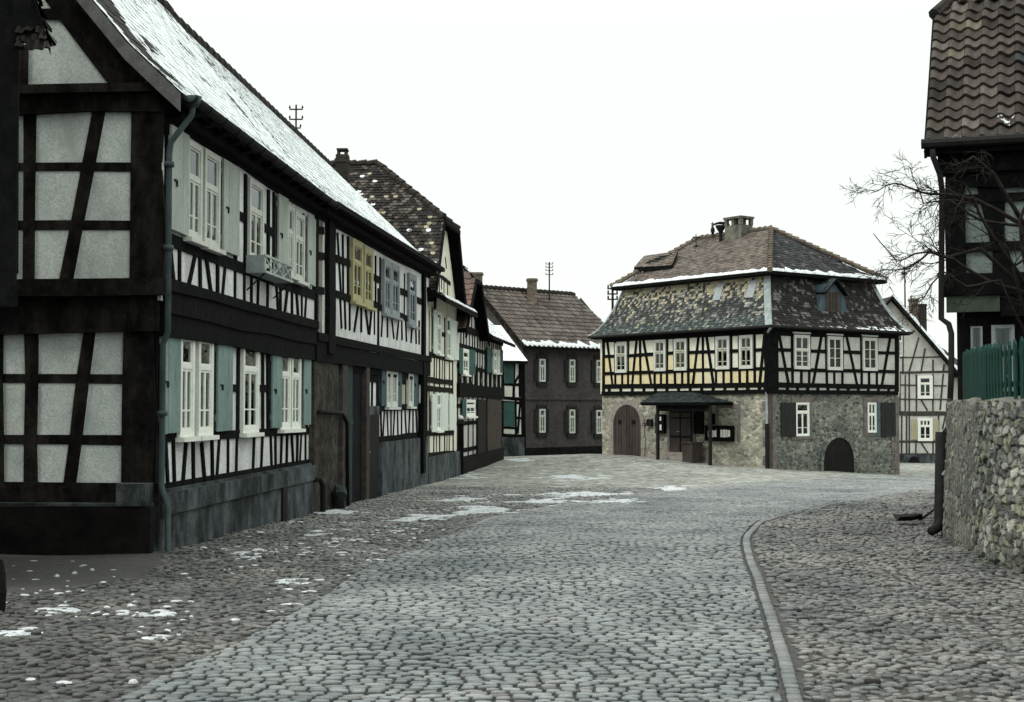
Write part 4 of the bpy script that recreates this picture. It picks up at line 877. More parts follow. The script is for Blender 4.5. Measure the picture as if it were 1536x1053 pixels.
# ------------------------------------------------------------------ HOUSE 4: dark timbered house with teal shutters and lean-to snow roof
d4 = (C4[0]-C3[0], C4[1]-C3[1]); F4 = Fac(C3, d4, 1); L4 = math.hypot(*d4)
H4 = thing('timber_framed_house', 'dark densely braced timbered house with small gable, snowy street roof and brown barn door', 'house', (C3[0]-2, C3[1]+6, -.4))
uS = F4.pt(717, 500)[0]; ze4 = F4.pt(740, 510)[1]; zj4 = F4.pt(720, 590)[1]
uA0 = .2; zv = 5.0
mb = MB(); mb.prism([F4.xy(0), F4.xy(L4), F4.xy(L4, -6), F4.xy(0, -6)], -.6, ze4)
ztop4 = F4.pt(705, 418)[1]
F4.poly(mb, [(0, ze4), (uS, ze4), (uS*.5+.5, ztop4-.25), (uS*.5-.5, ztop4-.25)], -6, 0); mb.build('wall', M['plaster_pale'], H4)
mb = MB(); F4.rect(mb, 0, L4, -.9, .15, 0, .08); mb.build('plinth', M['dark_stone'], H4)
t4 = MB(); F4.beam(t4, (0, zj4+.05), (L4, zj4+.05), .42, .10); F4.beam(t4, (0, ze4), (L4, ze4-.0), .22, .05)
for fz in (.10, .40, .72): F4.beam(t4, (0, zj4+(ze4-zj4)*fz), (L4, zj4+(ze4-zj4)*fz), .13, .02)
for k in range(19):
    u = .2+k*(L4-.4)/18; F4.beam(t4, (u, zj4), (u+R_.uniform(-.1, .1), ze4), .14, .012)
    if k % 2 == 0: F4.beam(t4, (u, zj4+.1), (u+.5, zj4+.95), .11, .03); F4.beam(t4, (u+.5, zj4+.1), (u, zj4+.95), .11, .016)
for k in range(11): u = .2+k*(L4-.4)/10; F4.beam(t4, (u, .0), (u, zj4), .20, .012)
for z in (.35, 1.2, 1.75): F4.beam(t4, (0, z), (L4, z), .13, .02)
for k in range(1, 6): u = uS*k/6; F4.beam(t4, (u, ze4), (u, ze4+(ztop4-ze4)*min(1, 2.1*min(k, 6-k)/6*1.0)), .14, .012)
for z in (.33, .62): F4.beam(t4, (.9*z*uS*.5, ze4+(ztop4-ze4)*z), (uS-.9*z*uS*.5, ze4+(ztop4-ze4)*z), .14, .02)
F4.beam(t4, (.3, ze4+.1), (uS*.42, ztop4-.5), .16, .03); F4.beam(t4, (uS-.3, ze4+.1), (uS*.58, ztop4-.5), .16, .03)
t4.build('timber_frame', M['timber'], H4)
for bx in ((208,475,233,588),(345,478,358,582),(362,480,371,582)): window(F4, H4, wbox(F4, ZF, *bx), 'white_paint', off=.03, cas=.10, curtain=2)
for bx in ((192,470,207,588),(235,478,262,588),(315,472,334,582),(371,478,385,584)): shutter(F4, H4, wbox(F4, ZF, *bx), 'shutter_green', off=.06, latch=False)
window(F4, H4, wbox(F4, ZF, 222, 700, 262, 775), 'white_paint', off=.03, cas=.08, curtain=2); shutter(F4, H4, wbox(F4, ZF, 205, 697, 221, 778), 'shutter_green', off=.06, latch=False)
mb = MB(); b = wbox(F4, ZF, 318, 692, 378, 962)
for k in range(8): w = (b[1]-b[0])/8; F4.rect(mb, b[0]+w*k+.006, b[0]+w*(k+1)-.006, -.8, b[3], .03, .075)
F4.rect(mb, b[0], b[1], 1.5, 1.62, .07, .09); mb.build('barn_door', M['door_brown'], H4)
mb = MB(); b = wbox(F4, ZF, 275, 700, 310, 965); F4.rect(mb, b[0], b[1], -.8, b[3], .03, .07); mb.build('door', M['door_dark'], H4)
# roofs
ug = uS*.5; sn = [(F4.w(-.4, ze4-.1, -6), F4.w(-.4, ze4-.1, .35)), (F4.w(ug-.75, ztop4-.1, -6), F4.w(ug-.75, ztop4-.1, .35)), (F4.w(ug, ztop4+1.1, -6), F4.w(ug, ztop4+1.1, -.9))]
sf = [(F4.w(uS+.3, ze4-.1, .35), F4.w(uS+.3, ze4-.1, -6)), (F4.w(ug+.75, ztop4-.1, .35), F4.w(ug+.75, ztop4-.1, -6)), (F4.w(ug, ztop4+1.1, -.9), F4.w(ug, ztop4+1.1, -6))]
hp = [(F4.w(ug-.75, ztop4-.1, .35), F4.w(ug+.75, ztop4-.1, .35)), (F4.w(ug-.02, ztop4+1.1, -.9), F4.w(ug+.02, ztop4+1.1, -.9))]
def redbrown(u, v, rg): k = rg.uniform(.6, 1.5); w = rg.uniform(0, 1); return ((.115+.03*w)*k, .088*k, .075*k, 0)
mb = MB(); tiles(mb, sn, .26, .30, redbrown, nseg=4, amp=.02, lift=.03, seed=31, stagger=False); tiles(mb, sf, .26, .30, redbrown, nseg=2, amp=.02, lift=.03, seed=32); tiles(mb, hp, .26, .3, redbrown, lift=.03, seed=33)
slab(mb, sn, .1, .03); slab(mb, sf, .1, .03); slab(mb, hp, .08, .04); mb.build('gable_roof', [M['tile'], M['timber']], H4)
for r_, k in ((sn, 1), (sf, 0)):
    mb = MB(); a, b = Vector(r_[0][k]), Vector(r_[1][k]); o = Vector((F4.n[0], F4.n[1], 0))*.03
    mb.hexa([a+o+Vector((0, 0, -.3)), b+o+Vector((0, 0, -.3)), b-o+Vector((0, 0, -.3)), a-o+Vector((0, 0, -.3)), a+o, b+o, b-o, a-o])
    mb.build('bargeboard', M['timber'], H4)
rs = [(F4.w(uS+.1, ze4-.05, .5), F4.w(L4+.3, ze4-.05, .5)), (F4.w(uS+.1, ze4+.35, .0), F4.w(L4+.3, ze4+.35, .0)), (F4.w(uS+.1, ze4+2.9, -2.4), F4.w(L4+.3, ze4+2.9, -2.4))]
mb = MB(); tiles(mb, rs, .22, .2, snow_tiles((.05, .045, .04), 1.15), lift=.012, seed=35, liprate=.8); slab(mb, rs, .1, .02); slab(mb, [(F4.w(uS+.1, ze4, -5), F4.w(L4+.3, ze4, -5)), rs[-1]], .1, 0); mb.build('street_roof', [M['tile'], M['timber']], H4)

# gate pillars in front of house 4
def pillar(name, label, px, py, w, ztop, ball, mat, snow=True):
    x, y = gnd(px, py); z0 = G(x, y); t = thing(name, label, 'gate pillar', (x, y, z0)); mb = MB()
    nz = 6
    for k in range(nz):
        a = z0-.1+(ztop-z0+.1)*k/nz; b = z0-.1+(ztop-z0+.1)*(k+1)/nz-.012; e = R_.uniform(-.008, .008); mb.box(x-w/2-e, x+w/2+e, y-w/2-e, y+w/2+e, a, b)
    mb.box(x-w*.46, x+w*.46, y-w*.46, y+w*.46, z0, ztop-.01); mb.build('shaft', mat, t)
    mb = MB(); mb.box(x-w*.62, x+w*.62, y-w*.62, y+w*.62, ztop, ztop+.07); mb.box(x-w*.52, x+w*.52, y-w*.52, y+w*.52, ztop+.072, ztop+.13); cp_ = mb.build('capstone', M['masonry'], t)
    if ball: mb = MB(); mb.lathe((x, y, ztop+.13), [(.10, 0), (.06, .05), (.13, .14), (.16, .24), (.12, .36), (.05, .43), (.02, .5)], 12); mb.build('finial', M['masonry'], cp_, smooth=True)
    if snow: mb = MB(); mb.lathe((x, y, ztop+.128), [(w*.50, 0), (w*.50, .05), (w*.40, .10), (w*.2, .13), (.02, .135)], 12); mb.build('snow_cap', M['snow'], cp_, smooth=True)
    return t
pillar('gate_pillar', 'dark square gate pillar with an urn finial in front of the dark timbered house', 701, 700, .62, 1.35, True, M['masonry'], False)
pillar('gate_pillar', 'slender dark gate post with a cap of snow beside the pale cream house', 689, 712, .26, 1.2, False, M['dark_stone'], True)
# ------------------------------------------------------------------ the side building and brown house at the far end
C5 = (.53, 66.0); D5 = (4.4, 69.6); F5 = Fac(C5, (D5[0]-C5[0], D5[1]-C5[1]), 1); L5 = math.hypot(D5[0]-C5[0], D5[1]-C5[1])
H5 = thing('brown_house', 'dark brown rendered two storey house with red-brown tiled roof closing the street', 'house', (C5[0]+1.5, C5[1]+3.5, -.7))
ze5 = F5.pt(784, 516)[1]; ZP = zr5 = 7.45
mb = MB(); mb.prism([F5.xy(0), F5.xy(L5+1.5), F5.xy(L5+1.5, -5.8), F5.xy(0, -5.8)], -1.6, ze5)
s0 = [F5.w(0, ze5, 0), F5.w(0, ze5, -5.8), F5.w(0, zr5-.12, -2.9)]; mb.add(s0, [(0, 1, 2)]); s0 = [F5.w(L5+1.5, ze5, 0), F5.w(L5+1.5, ze5, -5.8), F5.w(L5+1.5, zr5-.12, -2.9)]; mb.add(s0, [(0, 1, 2)])
mb.build('wall', M['brown_wall'], H5)
mb = MB(); a = F5.pt(785, 597)[1]; F5.rect(mb, 0, L5+1.5, a-.07, a+.07, 0, .08); F5.rect(mb, 0, L5+1.5, ze5-.22, ze5-.02, 0, .12); mb.build('string_course', M['brown_wall'], H5)
mb = MB(); F5.rect(mb, 0, L5+1.5, -1.6, F5.pt(786, 672)[1], 0, .05); mb.build('plinth', M['dark_stone'], H5)
for (x0, x1) in ((550,576),(682,706),(800,824)):
    for (y0, y1) in ((522,622),(742,846)):
        dy = (x0-550)*.02
        window(F5, H5, wbox(F5, ZF, x0, y0+dy, x1, y1+dy), 'off_white', cols=2, cas=.07, transom=.72, curtain=3, sill=False, off=.02)
        b = wbox(F5, ZF, x0-7, y0-8+dy, x1+7, y1+8+dy); mb = MB(); F5.rect(mb, b[0]-.04, b[1]+.04, b[3], b[3]+.12, 0, .06); F5.rect(mb, b[0]-.06, b[1]+.06, b[2]-.10, b[2], 0, .10); F5.rect(mb, b[0]-.02, b[0]+.06, b[2], b[3], 0, .05); F5.rect(mb, b[1]-.06, b[1]+.02, b[2], b[3], 0, .05)
        mb.build('window_surround', M['shutter_dark'], H5)
        for q in ((x0-21, x0-8), (x1+8, x1+16)): shutter(F5, H5, wbox(F5, ZF, q[0], y0+dy, q[1], y1+dy), 'shutter_dark', off=.04, latch=False)
def b5(u, v, rg):
    k = rg.uniform(.65, 1.35)*(1+.25*mnoise.noise(Vector((u*5, v*5, 1)))); return (.115*k, .098*k, .088*k, 0)
e0, e1 = F5.w(-.35, ze5-.12, .45), F5.w(L5+1.8, ze5-.12, .45); r0, r1 = F5.w(-.35, zr5, -2.9), F5.w(L5+1.0, zr5-.0, -2.9)
rings = [(e0, e1), (r0, r1)]; mb = MB(); tiles(mb, rings, .30, .30, b5, nseg=4, amp=.025, lift=.04, seed=41, stagger=False); slab(mb, rings, .1, .04); slab(mb, [(F5.w(-.35, ze5-.12, -6.2), F5.w(L5+1.8, ze5-.12, -6.2)), (r0, r1)], .1, 0)
mb.build('roof', [M['tile'], M['timber']], H5)
q0, q1 = Vector(e0).lerp(Vector(r0), .13), Vector(e1).lerp(Vector(r1), .13); snow_strip('snow_layer', H5, [(Vector(e0), Vector(e1)), (q0, q1)], .06, 110, 5, 9, .6)
mb = MB()
for k in range(22):
    p = Vector(r0).lerp(Vector(r1), k/22); q = Vector(r0).lerp(Vector(r1), (k+1.1)/22); mb.tube([p+Vector((0, 0, .03)), q], [.13, .11], 8)
mb.build('ridge_tiles', M['brick_dark'], H5)
mb = MB(); a, b = Vector(e0), Vector(r0); o = Vector((F5.d[0], F5.d[1], 0))*.04; mb.hexa([a-o+Vector((0, 0, -.28)), b-o+Vector((0, 0, -.28)), b+o+Vector((0, 0, -.28)), a+o+Vector((0, 0, -.28)), a-o, b-o, b+o, a+o]); mb.build('bargeboard', M['timber_worn'], H5)
def chimney(parent, px, D, y0, y1, w, mat, cap=True):
    c = at_depth(px, y0, D); zt = c[2]; zb = at_depth(px, y1, D)[2]-.8; mb = MB(); h = w/2
    mb.box(c[0]-h, c[0]+h, D-h, D+h, zb, zt-.12)
    if cap: mb.box(c[0]-h*1.2, c[0]+h*1.2, D-h*1.2, D+h*1.2, zt-.121, zt-.04); mb.box(c[0]-h*1.05, c[0]+h*1.05, D-h*1.05, D+h*1.05, zt-.041, zt)
    ch = mb.build('chimney', mat, parent)
    mb = MB(); mb.box(c[0]-h*.6, c[0]+h*.6, D-h*.6, D+h*.6, zt-.05, zt+.012); mb.build('flue', M['door_dark'], ch); return ch
chimney(H5, 715.5, 68.3, 409, 433, .52, M['brick']); chimney(H5, 798, 69.6, 418, 445, .48, M['brick'])
p = at_depth(824, 440, 70.5); zt = at_depth(824, 393, 70.5)[2]
roof_mast(H5, p[0], 70.5, 6.6, zt, [(at_depth(824, y, 70.5)[2], .18) for y in (396, 401, 406, 412)], r=.035)

# small infill building between the rows
C6 = (-.50, 59.5); F6 = Fac(C6, (1.12, .62), 1); u1 = F6.pt(786, 620)[0]; ze6 = F6.pt(768, 541)[1]
H6 = thing('small_timbered_building', 'narrow white timbered building with two teal shutters between the dark house and brown house', 'outbuilding', (C6[0]+.5, C6[1]+1.5, -.5))
mb = MB(); mb.prism([F6.xy(-1.0), F6.xy(u1), F6.xy(u1, -4), F6.xy(-1.0, -4)], -1.4, ze6); mb.build('wall', M['plaster_white'], H6)
mb = MB(); F6.rect(mb, -1.0, u1, -1.4, F6.pt(770, 656)[1], 0, .05); mb.build('plinth', M['concrete'], H6)
t6 = MB(); F6.beams(t6, ZF, [(380,520,488,532,.2),(380,535,380,870,.12),(392,540,393,690,.14),(442,535,440,690,.12),(480,530,484,950,.2),(395,632,470,636,.12),(378,692,482,700,.14),(378,712,482,716,.12),(392,705,390,860,.12),(448,700,450,860,.10),(466,590,442,632,.10),(466,540,467,690,.10),(448,780,480,783,.1),(458,850,470,700,.1),(380,822,445,826,.1),(378,857,485,862,.16)], .12, .015); t6.build('timber_frame', M['timber'], H6)
for bx in ((400,540,438,630),(394,712,442,820)): shutter(F6, H6, wbox(F6, ZF, *bx), 'shutter_green', off=.03, latch=False)
rg6 = [(F6.w(-1.1, ze6-.02, .35), F6.w(u1-.02, ze6-.02, .35)), (F6.w(-1.1, ze6+1.6, -2.0), F6.w(u1-.02, ze6+1.6, -2.0))]
mb = MB(); tiles(mb, rg6, .24, .22, snow_tiles((.05, .045, .04), 1.0), lift=.015, seed=43, liprate=.7); slab(mb, rg6, .1, .02); mb.build('roof', [M['tile'], M['timber']], H6)

# ------------------------------------------------------------------ THE TOWN HALL
TA = (9.47, 52.0); Ld = (-.597, .802); Rd = (.802, .597)
TL = Fac(TA, Ld, -1); TR = Fac(TA, Rd, 1)
assert TL.n[1] < 0 and TR.n[1] < 0
lenL = TL.pt(903, 560)[0]; lenR = TR.pt(1347, 560)[0]
HT = thing('town_hall', 'two storey corner house with mansard roof, yellow timbered upper floor and rubble stone ground floor', 'house', (TA[0]+1, TA[1]+6, -.5))
zT0 = TL.pt(1150, 588)[1]; zTe = TR.pt(1165, 492)[1]+.10
ZTE = TL.pt(1150, 488)[1]
def ring(e, z, eL=None, eR=None):
    """rectangle of the plan grown outwards by e"""
    def P(u, v): return (TA[0]+Ld[0]*u+Rd[0]*v, TA[1]+Ld[1]*u+Rd[1]*v, z)
    return [P(-e, -e), P(-e, lenR+e), P(lenL+e, lenR+e), P(lenL+e, -e)]      # front corner, right, back, left
def xy4(e): return [(p[0], p[1]) for p in ring(e, 0)]
mb = MB(); mb.prism(xy4(0), -2.2, zT0); mb.mi = [1 if abs(0) else 0]*len(mb.f); mb.mi[2+0] = 1
# faces: 0 bottom, 1 top, 2 = corner->right (dark rubble), 5 = left->corner (pale rubble)
mb.mi = [1, 1, 1, 1, 1, 0]; mb.build('ground_floor_wall', [M['rubble_light'], M['rubble_dark']], HT)
mb = MB(); mb.prism(xy4(.05), zT0, ZTE-.05); mb.mi = [1, 1, 1, 1, 1, 0]; mb.build('upper_wall', [M['plaster_cream'], M['plaster_pale']], HT)
TLu = Fac(TA, Ld, -1, .05); TRu = Fac(TA, Rd, 1, .05)
# yellow limewash over the left two thirds
mb = MB()
zb_ = TLu.pt(*ZH(120, 440))[1]; TLu.rect(mb, lenL*.34, lenL, zb_, TLu.pt(*ZH(120, 240))[1], 0, .006); TLu.rect(mb, 0, lenL*.34, zb_, TLu.pt(*ZH(1100, 322))[1], 0, .006); mb.build('yellow_limewash', M['plaster_yellow'], HT)
tt = MB(); W_ = .13
TLu.beams(tt, ZH, [(104,128,1188,68,.26),(118,240,192,238),(270,236,447,224),(528,220,580,216),(667,214,853,208),(946,205,1008,202),(1102,198,1186,194),
 (118,353,192,350),(192,350,447,342),(447,342,668,332),(668,332,1186,320),(104,438,1188,426,.18),(100,484,1188,470,.16)], W_, .03)
TLu.beams(tt, ZH, [(112,125,112,480,.18),(188,130,190,435),(274,130,274,435),(352,130,357,430),(447,120,449,430),(531,120,530,430),(576,118,584,430),(668,110,671,428),(765,100,768,428),(850,95,853,425),(951,95,953,425),(1003,95,1009,425),(1105,85,1108,425),
 (136,135,172,435),(330,130,300,435),(374,130,428,432),(738,105,700,425),(790,105,836,425),(1173,88,1140,420),(235,350,235,432),(490,345,490,430),(630,338,630,428),(902,330,902,425),(1058,325,1058,422)], W_, .015)
for k in range(14): x_ = 150+k*76; TLu.beams(tt, ZH, [(x_, 440-(x_-100)*.012, x_, 484-(x_-100)*.012)], .16, .02)
TRu.beams(tt, ZJ, [(85,70,915,98,.30),(140,188,247,191),(350,196,460,199),(560,202,682,206),(778,207,895,209),(140,312,895,327),(85,408,912,424,.18),(85,452,912,462,.16)], W_, .03)
TRu.beams(tt, ZJ, [(112,60,112,455,.72),(243,80,247,410),(355,80,352,412),(458,85,464,414),(562,90,562,416),(680,90,684,418),(782,95,779,420),(905,90,905,455,.24),
 (158,75,222,405),(432,85,375,410),(585,90,655,412),(866,95,810,418),(302,312,302,412),(510,318,512,415),(730,322,731,418)], W_, .015)
for k in range(12): x_ = 150+k*64; TRu.beams(tt, ZJ, [(x_, 412+(x_-100)*.018, x_, 455+(x_-100)*.016)], .15, .02)
tt.build('timber_frame', M['timber'], HT)
for i, bx in enumerate(((194,152,270,348),(448,132,526,338),(581,126,665,334),(855,110,945,326),(1010,102,1100,322))):
    w_ = window(TLu, HT, wbox(TLu, ZH, *bx), 'off_white', off=.02, cas=.10, transom=.62, curtain=3, upper_cols=2, sill=False)
    b = wbox(TLu, ZH, *bx); mb = MB(); c = (b[1]-b[0])*.13; iu0, iu1, iz0, iz1 = b[0]+c, b[1]-c, b[2]+.1, b[3]-.1; um = (iu0+iu1)/2
    for (p, q, r, s) in ((um-.03, um+.03, iz0, iz1), (iu0, um-.031, iz0+(iz1-iz0)*.60, iz0+(iz1-iz0)*.64), (um+.031, iu1, iz0+(iz1-iz0)*.60, iz0+(iz1-iz0)*.64), (iu0, iu0+.04, iz0, iz0+(iz1-iz0)*.60), (iu1-.04, iu1, iz0, iz0+(iz1-iz0)*.60)): TLu.rect(mb, p, q, r, s, .03, .070)
    mb.build('ochre_sash', M['yellow_paint'] if i in (2,) else M['shutter_tan'], w_)
for i, bx in enumerate(((250,92,350,310),(462,102,556,316),(684,110,776,320))):
    window(TRu, HT, wbox(TRu, ZJ, *bx), 'off_white', off=.02, cas=.09, transom=.58 if i == 0 else 1, low=2, curtain=3 if i == 0 else 0, upper_cols=2, sill=False)
    b = wbox(TRu, ZJ, *bx); mb = MB(); TRu.rect(mb, b[0]-.05, b[1]+.05, b[3]+.04, b[3]+.10, .02, .07); mb.build('window_hood', M['off_white'], HT)
    if i:
        mb = MB(); c = .09; TRu.rect(mb, b[0]+c, b[1]-c, b[2]+c, b[3]-c, .028, .044)
        for k in range(1, 4): TRu.rect(mb, b[0]+c, b[1]-c, b[2]+(b[3]-b[2])*k/4-.02, b[2]+(b[3]-b[2])*k/4+.02, .044, .055)
        mb.build('closed_inner_shutter', M['door_brown'], HT)
# quoins
mb = MB()
for F_, u0, u1 in ((TL, .0, .42), (TR, .0, .34)):
    mb.build('quoins', M['sandstone'], HT) if mb.v else None; mb = MB()
    for k in range(9):
        z = -.75+k*.335; L_ = u1*(1 if (k % 2) else .62); F_.rect(mb, u0-.02, L_, z, z+.325, -.05, .02)
mb.build('quoins', M['sandstone'], HT); mb = MB()
for k in range(9):
    z = -1.1+k*.36; TR.rect(mb, lenR-.45*(1 if k % 2 else .6), lenR+.02, z, z+.345, -.05, .02)
mb.build('quoins', M['sandstone'], HT)
# arched gate at the left
def arch_poly(F, Z, x0, x1, ytop, ybot, zbot, n=14, grow=0.0, pointed=1.0):
    a = F.pt(*Z(x0, ybot)); b = F.pt(*Z(x1, ybot)); top = F.pt(*Z((x0+x1)/2, ytop))[1]; u0, u1 = sorted((a[0], b[0])); r = (u1-u0)/2; cu = (u0+u1)/2; zc = top-r*pointed
    u0 -= grow; u1 += grow; r += grow; pts = [(u0, zbot), (u1, zbot)]
    for k in range(n+1): w = math.pi*k/n; pts.append((cu+r*math.cos(w), zc+r*pointed*math.sin(w)))
    return pts, cu, r, zc
def arch_ring(mb, F, cu, r, zc, th, zbot, n=15, o0=0.0, o1=.06, pointed=1.0):
    for k in range(n):
        w0, w1 = math.pi*(k+.03)/n, math.pi*(k+.97)/n
        F.poly(mb, [(cu+r*math.cos(w0), zc+r*pointed*math.sin(w0)), (cu+(r+th)*math.cos(w0), zc+(r*pointed+th)*math.sin(w0)), (cu+(r+th)*math.cos(w1), zc+(r*pointed+th)*math.sin(w1)), (cu+r*math.cos(w1), zc+r*pointed*math.sin(w1))], o0, o1+R_.uniform(-.006, .006))
    nb = max(1, int((zc-zbot)/.42))
    for sx in (-1, 1):
        for k in range(nb):
            za, zb = zbot+(zc-zbot)*k/nb+.008, zbot+(zc-zbot)*(k+1)/nb-.008; t_ = th*(1.0 if k % 2 else 1.25)
            ua, ub = (cu+r, cu+r+t_) if sx > 0 else (cu-r-t_, cu-r); F.rect(mb, ua, ub, za, zb, o0, o1+R_.uniform(-.006, .006))
pts, cu, r, zc = arch_poly(TL, ZH, 180, 362, 556, 780, -.9, pointed=1.0)
mb = MB(); TL.poly(mb, pts, .0, .03); nn = 8
gd = mb.build('gate', M['door_brown'], HT)
mb = MB()
for k in range(10):
    u = cu-r+2*r*(k+.5)/10; zt_ = zc+math.sqrt(max(0, r*r-(u-cu)**2))-.02; TL.rect(mb, u-r/10+.012, u+r/10-.012, -.9, zt_, .03, .052)
TL.rect(mb, cu-.03, cu+.03, -.9, zc+r-.03, .05, .085)
mb.build('boards', M['door_brown'], gd)
mb = MB()
for sx in (-.5, .5): mb.tube([TL.w(cu+sx*r, zc+.15, .05), TL.w(cu+sx*r, zc+.15, .10)], .09, 10)
mb.build('round_hole', M['door_dark'], gd)
mb = MB(); arch_ring(mb, TL, cu, r, zc, .20, -.9, o1=.05); mb.build('arch_stones', M['sandstone_pale'], HT)
# porch
def P_(F, x, y): return F.pt(*ZH(x, y))
ua, ub = P_(TL, 355, 540)[0], P_(TL, 795, 540)[0]; uR0, uR1 = P_(TL, 478, 475)[0], P_(TL, 712, 475)[0]
dp_ = 1.35
# positions of the outer eave found at the porch depth
TP_ = Fac(TA, Ld, -1, dp_)
ea, eb = TP_.pt(*ZH(352, 538)), TP_.pt(*ZH(797, 545)); ze_ = (ea[1]+eb[1])/2; zr_ = TL.pt(*ZH(600, 474))[1]
ia, ib = TL.pt(*ZH(470, 480))[0], TL.pt(*ZH(712, 475))[0]
mid_u = (ea[0]+eb[0])/2; hw = abs(ea[0]-eb[0])/2; hi = abs(ia-ib)/2
mu2 = (ia+ib)/2
fr = [(TL.w(mid_u+hw, ze_, dp_), TL.w(mid_u-hw, ze_, dp_)), (TL.w(mu2+hi, zr_, .02), TL.w(mu2-hi, zr_, .02))]
sl_ = [(TL.w(mid_u+hw, ze_, .02), TL.w(mid_u+hw, ze_, dp_)), (TL.w(mu2+hi+.02, zr_, .02), TL.w(mu2+hi, zr_, .02))]
sr_ = [(TL.w(mid_u-hw, ze_, dp_), TL.w(mid_u-hw, ze_, .02)), (TL.w(mu2-hi, zr_, .02), TL.w(mu2-hi-.02, zr_, .02))]
def slate(u, v, rg): k = rg.uniform(.6, 1.5); return (.034*k, .042*k, .042*k, 0)
mb = MB()
for r_ in (fr, sl_, sr_): tiles(mb, r_, .16, .13, slate, lift=.012, seed=51); slab(mb, r_, .05, .02)
TL.rect(mb, mid_u-hw+.02, mid_u+hw-.02, ze_-.12, ze_-.03, .03, dp_-.02, m=1)
TL.rect(mb, mid_u-hw+.1, mid_u-hw+.5, ze_-.38, ze_-.12, .05, dp_-.10, m=1) if False else None
mb.build('porch_roof', [M['tile'], M['timber']], HT)
for x_ in (446, 790):
    mb = MB(); q = TP_.pt(*ZH(x_, 600))[0]; TL.rect(mb, q-.05, q+.05, -1.0, ze_-.12, dp_-.22, dp_-.12); mb.build('porch_post', M['iron'], HT)
mb = MB(); q0, q1 = TP_.pt(*ZH(446, 600))[0], TP_.pt(*ZH(790, 600))[0]; TL.rect(mb, min(q0, q1), max(q0, q1), ze_-.34, ze_-.12, dp_-.20, dp_-.14); mb.build('porch_frame', M['timber'], HT)
bD = wbox(TL, ZH, 552, 595, 700, 868)
mb = MB(); TL.rect(mb, bD[0]-.16, bD[1]+.16, -.9, bD[3]+.16, .0, .03); mb.build('door_surround', M['sandstone'], HT)
mb = MB(); TL.rect(mb, bD[0], bD[1], -.8, bD[3], .03, .06); dr = mb.build('door', M['door_dark'], HT)
mb = MB(); um = (bD[0]+bD[1])/2
for a, b in ((bD[0]+.06, um-.05), (um+.05, bD[1]-.06)):
    for z0_, z1_ in ((-.15, .5), (.6, 1.25), (1.32, bD[3]-.1)): TL.rect(mb, a, b, z0_, z1_, .06, .075)
mb.build('door_panels', M['door_brown'], dr)
mb = MB(); mb.tube([TL.w(um+.04, .75, .06), TL.w(um+.04, .75, .12), TL.w(um+.14, .75, .12)], .015, 6); mb.build('handle', M['zinc'], dr)
mb = MB(); g0 = G(*TL.xy(um, .5)); TL.rect(mb, bD[0]-.3, bD[1]+.3, g0-.4, g0+.16, .03, .75); TL.rect(mb, bD[0]-.1, bD[1]+.1, g0+.16, g0+.30, .03, .42); mb.build('doorstep', M['sandstone_pale'], HT)
# blocked window opening, ghost of sandstone frame
b = wbox(TL, ZH, 850, 552, 1010, 800); mb = MB(); TL.rect(mb, b[0], b[1], b[3]-.16, b[3], 0, .02); TL.rect(mb, b[0], b[0]+.15, b[2], b[3]-.165, 0, .02); TL.rect(mb, b[1]-.15, b[1], b[2], b[3]-.165, 0, .02); mb.build('blocked_window_frame', M['sandstone'], HT)
# ground floor of the right face
for bx, sh in (((262,522,346,735),(168,520,261,738)), ((716,522,770,712),(798,522,890,736))):
    b = wbox(TR, ZJ, *bx); mb = MB()
    e = .2; x1_ = b[1] if bx[0] < 500 else TR.pt(*ZJ(796, 600))[0]
    for q in ((b[0]-e, x1_+e, b[3], b[3]+.2), (b[0]-e, x1_+e, b[2]-.12, b[2]), (b[0]-e, b[0], b[2]+.002, b[3]-.002), (x1_, x1_+e, b[2]+.002, b[3]-.002)): TR.rect(mb, *q, 0, .03)
    mb.build('window_surround', M['sandstone'], HT)
    window(TR, HT, b, 'white_paint', off=.01, cas=.06, transom=.74 if bx[0] < 500 else .62, curtain=3, sill=False, upper_cols=1 if bx[0] < 500 else 2)
    shutter(TR, HT, wbox(TR, ZJ, *sh), 'shutter_dark', off=.05, latch=False, planks=4)
b = wbox(TR, ZJ, 772, 525, 796, 735); mb = MB(); TR.rect(mb, b[0], b[1], b[2], b[3], .02, .06); mb.build('open_sash', M['shutter_blue'], HT)
pts, cu, r, zc = arch_poly(TR, ZJ, 440, 632, 742, 900, -1.5)
mb = MB(); TR.poly(mb, pts, .0, .02); mb.build('cellar_door', M['door_dark'], HT); mb = MB(); arch_ring(mb, TR, cu, r, zc, .17, -1.2, n=9, o1=.05); mb.build('cellar_arch', M['rubble_dark'], HT)
# mansard
zE = ZTE-.02; zM = TL.pt(1160, 409)[1]+.02; zM = EYE+(611-408)/2133*52.9
prof = [(.38, zE), (.14, zE+.22), (-.12, zE+.60), (-.38, zE+1.15), (-.58, zE+1.72), (-.66, zM-.10)]
R6 = [ring(e, z) for e, z in prof]
mL = [(r[3], r[0]) for r in R6]; mR = [(r[0], r[1]) for r in R6]; mBk = [(r[1], r[2]) for r in R6]; mLf = [(r[2], r[3]) for r in R6]
def mansL(u, v, rg):
    k = rg.random(); n_ = mnoise.noise(Vector((u*16, v*7, 5))); y_ = max(0, v-.55)*2.2+.10*n_*3
    if rg.random() < y_*.9: c = (.40, .35, .22) if rg.random() < .6 else (.34, .315, .26)
    elif k < .22: c = (.24, .235, .21)
    elif k < .5: c = (.10, .10, .095)
    else: c = (.045, .05, .048)
    if v < .25: c = (c[0]*.6+.02, c[1]*.62+.03, c[2]*.62+.03)
    b = rg.uniform(.7, 1.3); return (c[0]*b, c[1]*b, c[2]*b, 0)
